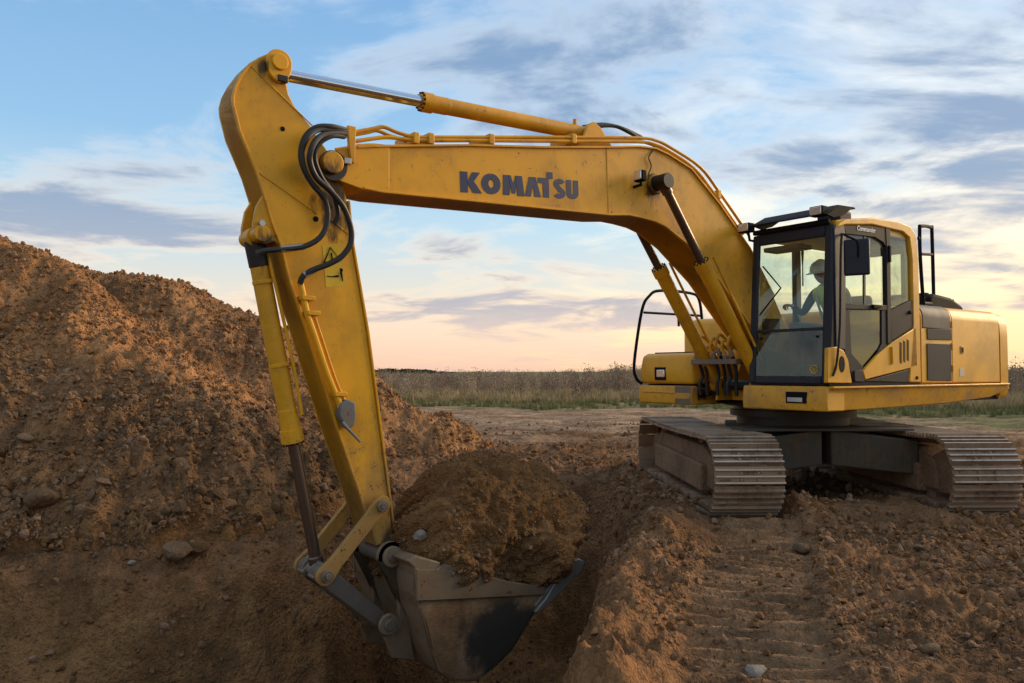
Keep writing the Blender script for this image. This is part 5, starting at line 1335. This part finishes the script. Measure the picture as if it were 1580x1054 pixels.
# ------------------------------------------------------------------ single stones one can pick out
def stone(px, py, r, plane, mat, label, hfun=None, seed=1, flat=0.8, grp='single stones lying on the soil'):
    d = _ray(px, py)
    if hfun is None:
        p = plane
    else:
        t = np.arange(3.0, 30.0, 0.01); X_, Y_, Z_ = d.x * t, d.y * t, CAM_H + d.z * t
        hit = np.argmax(Z_ <= hfun(X_, Y_) + r * 0.12); p = Vector((X_[hit], Y_[hit], Z_[hit]))
    me = clod_mesh(900 + seed, 3, 1.15, 0.2, (0.66, 0.95)); me.materials.append(mat)
    o = bpy.data.objects.new('stone', me); COL.objects.link(o); o.location = p; o.scale = (r, r, r * flat); o.rotation_euler = (random.uniform(-.3, .3), random.uniform(-.3, .3), random.uniform(0, 6))
    tag(o, label, 'stone', grp)
    return o
stone(1165, 1035, 0.055, None, M['stone'], 'pale stone lying on the track-marked soil at the bottom edge', ground_h, 1)
stone(1236, 866 - 20, 0.075, None, M['rock'], 'brown rounded lump on the churned soil below the left track', ground_h, 2)
stone(1420, 846, 0.065, None, M['rock'], 'flat brown stone in front of the right track', ground_h, 3, 0.6)
stone(1437, 1003, 0.060, None, M['rock'], 'brown round lump of soil in the lower right corner', ground_h, 4, 0.8)
stone(1027, 868, 0.05, None, M['rock'], 'brown lump on the pit rim below the left track', ground_h, 5)
stone(272, 850, 0.11, None, M['rock'], 'largest rounded grey boulder at the heap foot above the pit wall', heap_h, 6, 0.85)
stone(305, 846, 0.085, None, M['rock'], 'smaller rounded boulder touching the largest one at the heap foot', heap_h, 7, 0.9)
stone(66, 768, 0.14, None, M['rock'], 'big grey brown boulder near the left frame edge', heap_h, 8, 0.8)
stone(203, 868, 0.028, None, M['stone'], 'tiny white stone near the heap foot', heap_h, 9, 0.9)
stone(40, 676, 0.075, None, M['rock'], 'grey boulder alone on the heap slope at the left edge', heap_h, 10, 0.8)
stone(352, 778, 0.075, None, M['clod_heap'], 'reddish brown lump on the heap left of the bucket cylinder', heap_h, 11, 0.9)
lp = lw(*PP(648, 826, 0.40)); stone(648, 826, 0.058, lp, M['stone'], 'pale stone resting on the soil in the bucket beside the arm', None, 12, 1.0)

# ------------------------------------------------------------------ operator in the cab
def skin_mesh(name, joints, edges, sub=2):
    """joints: name -> (pos, radius x, radius y); grown with Skin + Subdivision, root at the first joint"""
    names = list(joints); me = bpy.data.meshes.new(name)
    me.from_pydata([joints[n][0] for n in names], [(names.index(a), names.index(b)) for a, b in edges], [])
    o = bpy.data.objects.new(name + '_tmp', me); COL.objects.link(o)
    sk_ = o.modifiers.new('skin', 'SKIN')
    for i, n in enumerate(names):
        d = me.skin_vertices[0].data[i]; d.radius = joints[n][1:3]; d.use_root = (i == 0)
    sb = o.modifiers.new('sub', 'SUBSURF'); sb.levels = sub; sb.render_levels = sub
    bpy.context.view_layer.update()
    out = bpy.data.meshes.new_from_object(o.evaluated_get(bpy.context.evaluated_depsgraph_get()))
    bpy.data.objects.remove(o); out.name = name
    return out
def simple(name, col, rough=0.7):
    m, N, b = new_mat(name)
    v = N.n('ShaderNodeTexCoord').outputs['Object']
    n1 = N.noise(v, 14, 4, 0.6)
    c = N.mix(N.smooth(n1, 0.35, 0.7), tuple(k * 0.8 for k in col[:3]) + (1,), col)
    N.t.links.new(c, b.inputs['Base Color']); b.inputs['Roughness'].default_value = rough; bump(N, b, n1, 0.15, 0.01)
    return m
M['skin'] = simple('skin', (0.52, 0.30, 0.20, 1), 0.5)
M['vest'] = simple('neon_vest', (0.72, 0.92, 0.06, 1), 0.7)
M['band'] = simple('reflective_band', (0.55, 0.56, 0.54, 1), 0.35)
M['sleeve'] = simple('dark_jacket', (0.030, 0.032, 0.042, 1), 0.85)
M['trouser'] = simple('work_trousers', (0.035, 0.038, 0.05, 1), 0.85)
M['bounce_lining'] = simple('pale_bounce_headliner', (0.60, 0.60, 0.57, 1), 0.8)
M['helmet'] = simple('white_helmet', (0.80, 0.80, 0.78, 1), 0.32)
M['hairc'] = simple('dark_hair', (0.02, 0.015, 0.012, 1), 0.7)
B = Vector((0.30, 0.80, 0.0))                       # seat position (u, v)
def J(u, v, w): return (u, v, w)
hx, hv, hw = 0.56, 0.80, 2.60                         # head centre
jt = {'pelvis': (J(0.22, 0.80, 1.98), 0.15, 0.12), 'waist': (J(0.26, 0.80, 2.14), 0.145, 0.11), 'chest': (J(0.36, 0.80, 2.32), 0.16, 0.125), 'collar': (J(0.43, 0.80, 2.43), 0.11, 0.09),
      'neck': (J(0.48, 0.80, 2.49), 0.052, 0.052), 'skull': (J(0.535, 0.80, 2.57), 0.06, 0.06)}
ed = [('pelvis', 'waist'), ('waist', 'chest'), ('chest', 'collar'), ('collar', 'neck'), ('neck', 'skull')]
for s, tg in ((-1, 'r'), (1, 'l')):
    jt['sh' + tg] = (J(0.42, 0.80 + s * 0.19, 2.39), 0.062, 0.062); jt['el' + tg] = (J(0.50, 0.80 + s * 0.29, 2.16), 0.046, 0.046); jt['wr' + tg] = (J(0.66, 0.80 + s * 0.325, 2.25), 0.030, 0.034)
    ed += [('collar', 'sh' + tg), ('sh' + tg, 'el' + tg), ('el' + tg, 'wr' + tg)]
    jt['hip' + tg] = (J(0.26, 0.80 + s * 0.10, 1.95), 0.088, 0.088); jt['kn' + tg] = (J(0.66, 0.80 + s * 0.13, 1.93), 0.062, 0.062); jt['an' + tg] = (J(0.84, 0.80 + s * 0.10, 1.50), 0.042, 0.042); jt['toe' + tg] = (J(1.00, 0.80 + s * 0.10, 1.46), 0.038, 0.034)
    ed += [('pelvis', 'hip' + tg), ('hip' + tg, 'kn' + tg), ('kn' + tg, 'an' + tg), ('an' + tg, 'toe' + tg)]
body = skin_mesh('person', jt, ed, 2)
bm = bmesh.new(); bm.from_mesh(body)
for f in bm.faces:
    c = f.calc_center_median(); dv = abs(c.y - 0.80)
    if c.z > 2.475 and dv < 0.1: f.material_index = 0
    elif c.z < 2.06 and c.x > 0.16 or c.z < 1.98: f.material_index = 3
    elif dv > 0.165 + 0.05 * (2.45 - c.z): f.material_index = 2
    else: f.material_index = 1
# hands: palm and five curled fingers each, rooted at the wrist
for s in (-1, 1):
    w0 = Vector((0.66, 0.80 + s * 0.325, 2.25)); fwd = Vector((0.93, 0, 0.10)).normalized(); side = Vector((0, -s, 0)); dn = Vector((0.1, 0, -1)).normalized()
    hj = {'w': (tuple(w0 - fwd * 0.02), 0.024, 0.018), 'p': (tuple(w0 + fwd * 0.05), 0.034, 0.018)}
    he = [('w', 'p')]
    for k, L_ in enumerate((0.070, 0.080, 0.074, 0.058)):
        o_ = side * (0.030 - 0.020 * k); b0 = w0 + fwd * 0.085 + o_; b1 = b0 + fwd * L_ * 0.45 + dn * L_ * 0.25; b2 = b1 + dn * L_ * 0.5; b3 = b2 - fwd * L_ * 0.3 + dn * L_ * 0.1
        for q, pnt in enumerate((b0, b1, b2, b3)): hj['f%d%d' % (k, q)] = (tuple(pnt), 0.0095 - 0.001 * q, 0.0095 - 0.001 * q)
        he += [('p', 'f%d0' % k), ('f%d0' % k, 'f%d1' % k), ('f%d1' % k, 'f%d2' % k), ('f%d2' % k, 'f%d3' % k)]
    t0_ = w0 + fwd * 0.025 + side * 0.032; t1_ = t0_ + side * 0.022 + fwd * 0.028 + dn * 0.012; t2_ = t1_ + fwd * 0.024 + dn * 0.022
    for q, pnt in enumerate((t0_, t1_, t2_)): hj['t%d' % q] = (tuple(pnt), 0.0105 - 0.001 * q, 0.0105 - 0.001 * q)
    he += [('p', 't0'), ('t0', 't1'), ('t1', 't2')]
    hm_ = skin_mesh('hand', hj, he, 1); n0 = len(bm.faces); bm.from_mesh(hm_); bm.faces.ensure_lookup_table()
    for f in bm.faces[n0:]: f.material_index = 0
# head with a face, turned to look down the boom
hb = bmesh.new(); bmesh.ops.create_uvsphere(hb, u_segments=40, v_segments=32, radius=1.0)
def gs(p, c, r): return math.exp(-((p[0] - c[0]) ** 2 + (p[1] - c[1]) ** 2) / (2 * r * r))
for v in hb.verts:
    p = v.co; x_, y_, z_ = p
    q = Vector((x_ * 0.097, y_ * 0.078, z_ * 0.118))
    if z_ < 0: q.y *= 1 + 0.22 * z_; q.x *= 1 + 0.10 * z_
    if z_ < -0.3 and x_ < 0: q.x *= 1 + 0.35 * (z_ + 0.3)
    if x_ > 0:
        f2 = (y_, z_)
        q.x += 0.028 * gs(f2, (0, -0.17), 0.10) * (x_ > 0.4) + 0.010 * gs(f2, (0, 0.02), 0.08) + 0.006 * gs(f2, (0, 0.22), 0.22)
        q.x -= 0.011 * (gs(f2, (0.36, 0.03), 0.13) + gs(f2, (-0.36, 0.03), 0.13))
        q.x += 0.006 * gs(f2, (0, -0.46), 0.13) - 0.005 * gs(f2, (0, -0.52), 0.05) + 0.008 * gs(f2, (0, -0.78), 0.14)
    for s in (-1, 1):
        e = math.exp(-((x_ + 0.05) ** 2 + (z_ + 0.03) ** 2) / 0.03) if s * y_ > 0.6 else 0
        q.y += s * 0.022 * e
    v.co = q
Rh = Matrix.Rotation(radians(12), 4, 'Y') @ Matrix.Rotation(radians(-8), 4, 'Z'); Rh = Matrix.Rotation(radians(-10), 4, 'Z') @ Matrix.Rotation(radians(10), 4, 'Y')
Th = Matrix.Translation((hx, hv, hw)) @ Rh
bmesh.ops.transform(hb, matrix=Th, verts=hb.verts)
hm_ = bpy.data.meshes.new('head'); hb.to_mesh(hm_); hb.free()
n0 = len(bm.faces); bm.from_mesh(hm_); bm.faces.ensure_lookup_table()
for f in bm.faces[n0:]: f.material_index = 0
# eyes and brows
for s in (-1, 1):
    for (off, r, mi) in (((0.086, s * 0.028, 0.005), 0.010, 4), ((0.092, s * 0.028, 0.024), 0.008, 4)):
        n0 = len(bm.faces)
        rr = bmesh.ops.create_uvsphere(bm, u_segments=10, v_segments=8, radius=r, matrix=Th @ Matrix.Translation(off) @ Matrix.Diagonal((0.6, 1.6, 0.6 if mi == 4 and r < 0.009 else 1, 1)))
        bm.faces.ensure_lookup_table()
        for f in bm.faces[n0:]: f.material_index = mi
bm.to_mesh(body); bm.free()
for k in ('skin', 'vest', 'sleeve', 'trouser', 'hairc'): body.materials.append(M[k])
body.polygons.foreach_set('use_smooth', [True] * len(body.polygons))
person = bpy.data.objects.new('person', body); COL.objects.link(person)
person.location = MC; person.rotation_euler = (0, 0, MTH)
tag(person, 'person in white hard hat and neon vest seated at the cab controls', 'person')
MB().box((1.08, V0 + 0.06, 2.955), (-0.36, 1.27, 2.985)).build('bounce_headliner', M['bounce_lining'], cab, 0.004)  # pale panel added under the roof to bounce light into the cab
# hard hat: shell, brim and ridge
hh = MB(); prof_h = [(0.128, 0.030), (0.126, 0.055), (0.118, 0.085), (0.100, 0.115), (0.070, 0.138), (0.035, 0.149), (0.001, 0.152)]
N_ = 28; i0 = 0
for (r, z_) in prof_h:
    for j in range(N_):
        a = 2 * pi * j / N_; hh.v.append((r * 1.08 * cos(a), r * 0.90 * sin(a), z_))
for k in range(len(prof_h) - 1):
    for j in range(N_):
        q = (j + 1) % N_; hh.f.append((k * N_ + j, k * N_ + q, (k + 1) * N_ + q, (k + 1) * N_ + j))
b0 = len(hh.v)
for (e, z_) in ((0.0, 0.030), (1.0, 0.024), (1.0, 0.018), (0.0, 0.020)):
    for j in range(N_):
        a = 2 * pi * j / N_; w_ = e * (0.016 + 0.050 * max(0, cos(a)) ** 1.5); hh.v.append(((0.128 * 1.08 + w_) * cos(a), (0.128 * 0.90 + w_ * 0.7) * sin(a), z_ - 0.012 * e * max(0, cos(a))))
for k in range(3):
    for j in range(N_):
        q = (j + 1) % N_; hh.f.append((b0 + k * N_ + j, b0 + k * N_ + q, b0 + (k + 1) * N_ + q, b0 + (k + 1) * N_ + j))
hh.tube([(0.128 * cos(t), 0, 0.045 + 0.108 * sin(t)) for t in np.linspace(0.25, pi - 0.25, 12)], 0.010, 8)
hat = hh.build('hard_hat', M['helmet'], person, ang=60); hat.matrix_local = Th
# reflective band round the vest
bn = MB()
for s in (-1, 1):
    bn.tube(smooth_path([(0.30, 0.80 + s * 0.10, 2.40), (0.47, 0.80 + s * 0.105, 2.425), (0.515, 0.80 + s * 0.10, 2.33), (0.455, 0.80 + s * 0.09, 2.18), (0.40, 0.80 + s * 0.09, 2.08)], 4), 0.016, 6)
bn.build('reflective_band', M['band'], person)

# ------------------------------------------------------------------ vegetation of the field
def leafmat(name, c0, c1, c2):
    m, N, b = new_mat(name)
    r = N.n('ShaderNodeObjectInfo').outputs['Random']
    pos = N.noise(N.n('ShaderNodeNewGeometry').outputs['Position'], 0.12, 3, 0.6)
    c = N.ramp(N.math('ADD', N.math('MULTIPLY', r, 0.6), N.math('MULTIPLY', pos, 0.5)), [(0.25, c0), (0.5, c1), (0.85, c2)])
    N.t.links.new(c, b.inputs['Base Color']); b.inputs['Roughness'].default_value = 0.8; b.inputs['Specular IOR Level'].default_value = 0.2
    return m
M['grass_green'] = leafmat('green_grass', (0.10, 0.115, 0.035, 1), (0.17, 0.17, 0.06, 1), (0.28, 0.24, 0.11, 1))
M['grass_dry'] = leafmat('dry_grass', (0.22, 0.165, 0.085, 1), (0.36, 0.265, 0.135, 1), (0.48, 0.36, 0.19, 1))
M['weed'] = leafmat('brown_weed', (0.17, 0.122, 0.085, 1), (0.27, 0.195, 0.13, 1), (0.38, 0.285, 0.18, 1))
M['wood'] = leafmat('far_wood', (0.055, 0.070, 0.045, 1), (0.070, 0.085, 0.050, 1), (0.09, 0.10, 0.06, 1))
def tuft(seed, blades=34, h=0.5, spread=0.22, wid=0.012):
    r = random.Random(seed); m_ = MB()
    for _ in range(blades):
        a = r.uniform(0, 2 * pi); d = r.uniform(0, spread) ; hh_ = h * r.uniform(0.5, 1.15); lean = r.uniform(0.05, 0.45) * hh_; la = a + r.uniform(-0.9, 0.9)
        x0, y0 = d * cos(a), d * sin(a); wx, wy = -sin(la) * wid, cos(la) * wid; i = len(m_.v)
        for t, k in ((0, 1), (0.55, 0.75), (1.0, 0.12)):
            cx_ = x0 + cos(la) * lean * t * t; cy_ = y0 + sin(la) * lean * t * t; m_.v += [(cx_ - wx * k, cy_ - wy * k, hh_ * t), (cx_ + wx * k, cy_ + wy * k, hh_ * t)]
        m_.f += [(i, i + 1, i + 3, i + 2), (i + 2, i + 3, i + 5, i + 4)]
    me = bpy.data.meshes.new('tuft_%d' % seed); me.from_pydata(m_.v, [], m_.f); me.update(); return me
def weed(seed, stems=9, h=1.3, spread=0.35):
    r = random.Random(seed); m_ = MB()
    for _ in range(stems):
        a = r.uniform(0, 2 * pi); d = r.uniform(0, spread); hh_ = h * r.uniform(0.55, 1.1); lx_, ly_ = r.uniform(-.2, .2) * hh_, r.uniform(-.2, .2) * hh_
        b0 = Vector((d * cos(a), d * sin(a), 0)); b1 = b0 + Vector((lx_, ly_, hh_))
        m_.tube([b0, (b0 + b1) / 2 + Vector((r.uniform(-.04, .04), r.uniform(-.04, .04), 0)), b1], [0.012, 0.009, 0.004], 3, caps=False)
        for _k in range(16):
            t = r.uniform(0.25, 1.0); c = b0.lerp(b1, t) + Vector((r.gauss(0, .09), r.gauss(0, .09), r.gauss(0, .04))); s_ = r.uniform(0.02, 0.055)
            u_ = Vector((r.uniform(-1, 1), r.uniform(-1, 1), r.uniform(-1, 1))).normalized() * s_; w_ = u_.cross(Vector((r.uniform(-1, 1), r.uniform(-1, 1), r.uniform(-.3, 1)))).normalized() * s_ * 0.7
            i = len(m_.v); m_.v += [tuple(c - u_), tuple(c + w_), tuple(c + u_), tuple(c - w_)]; m_.f.append((i, i + 1, i + 2, i + 3))
    me = bpy.data.meshes.new('weed_%d' % seed); me.from_pydata(m_.v, [], m_.f); me.update(); return me
def veg(name, x, y, s, variants, mat, label):
    z = ground_h(x, y); n = len(x); rot = np.zeros((n, 3)); rot[:, 2] = rng.uniform(0, 2 * pi, n)
    sc = s[:, None] * rng.uniform(0.8, 1.25, (n, 3))
    return scatter(name, np.stack([x, y, z - 0.01], -1), sc, rot, variants, mat, label)
def field_pts(n, y0, y1, p=1.0, side=0.72):
    y = y0 * (y1 / y0) ** (rng.uniform(0, 1, n) ** p); return rng.uniform(-side, side, n) * (y + 2), y
def yl(x, y):
    """distance into the field, wavy edge, nearer on the right"""
    return y + 2.5 * vnoise(x * 0.25, y * 0.25, 33) + 1.0 * vnoise(x * 0.8, y * 1.6, 34) + 7 * sstep(5, 14, x)
x, y = field_pts(14000, 26, 50); q = yl(x, y); keep = (q > 33) & (vnoise(x * 0.3, y * 0.7, 36) > rng.uniform(-0.9, 0.4, len(x)) - 0.35 * sstep(36, 42, q)); x, y = x[keep], y[keep]
veg('green_grass', x, y, rng.uniform(0.25, 0.6, len(x)), [tuft(i, 30, 0.42, 0.25, 0.014) for i in range(4)], M['grass_green'], 'low green grass along the near edge of the field')
x, y = field_pts(9000, 30, 80); q = yl(x, y); keep = (q > 38) & (rng.uniform(0, 1, len(x)) < 1.05 - 0.6 * sstep(46, 62, q)) & (vnoise(x * 0.22, y * 0.3, 48) > rng.uniform(-1.0, 0.25, len(x))); x, y = x[keep], y[keep]
veg('dry_grass', x, y, rng.uniform(0.35, 0.75, len(x)), [tuft(20 + i, 44, 0.62, 0.42, 0.014) for i in range(4)], M['grass_dry'], 'tall straw coloured grass in the field')
x, y = field_pts(9500, 36, 190, 0.9); q = yl(x, y); dens = 0.8 * sstep(46, 62, q) + 0.12 + 0.35 * sstep(0.0, 0.5, vnoise(x * 0.12, y * 0.12, 39)) * sstep(44, 50, q)
keep = (q > 44) & (rng.uniform(0, 1, len(x)) < dens) & ((x > -0.17 * y) | (y < 110)); x, y = x[keep], y[keep]
veg('brown_weeds', x, y, rng.uniform(0.45, 0.95, len(x)) * (1 + 0.3 * sstep(0, 20, x)) * (1 + 0.5 * vnoise(x * 0.09, y * 0.06, 47)), [weed(40 + i) for i in range(5)], M['weed'], 'tall brown weeds covering the field to the skyline')
# low wood on the skyline
n = 420
x = rng.uniform(-420, -45, n); y = rng.uniform(560, 680, n)
s = rng.uniform(1.9, 3.3, n) * (1 + 0.4 * vnoise(x * 0.02, y * 0.0 + 3, 5)) * (0.6 + 0.4 * sstep(-45, -75, x))
z = ground_h(x, y)
def crown(seed):
    r = random.Random(seed); m_ = MB()
    for _ in range(420):
        a = r.uniform(0, 2 * pi); el = r.uniform(-0.3, 1.0); rr_ = r.uniform(0.6, 1.0); c = Vector((cos(a) * rr_ * sqrt(max(0, 1 - el * el * 0.8)), sin(a) * rr_ * sqrt(max(0, 1 - el * el * 0.8)), 0.75 + el * 0.6 * rr_))
        s_ = r.uniform(0.08, 0.17); u_ = Vector((r.uniform(-1, 1), r.uniform(-1, 1), r.uniform(-1, 1))).normalized() * s_; w_ = u_.cross(Vector((r.uniform(-1, 1), r.uniform(-1, 1), 0.3))).normalized() * s_
        i = len(m_.v); m_.v += [tuple(c - u_), tuple(c + w_), tuple(c + u_), tuple(c - w_)]; m_.f.append((i, i + 1, i + 2, i + 3))
    m_.tube([(0, 0, 0), (0, 0, 0.8)], [0.09, 0.05], 6)
    me = bpy.data.meshes.new('crown_%d' % seed); me.from_pydata(m_.v, [], m_.f); me.update(); return me
rot = np.zeros((n, 3)); rot[:, 2] = rng.uniform(0, 6, n)
scatter('far_wood', np.stack([x, y, z], -1), np.stack([s * 1.3, s * 1.3, s], -1), rot, [crown(70 + i) for i in range(4)], M['wood'], 'low dark wood on the skyline beyond the field')
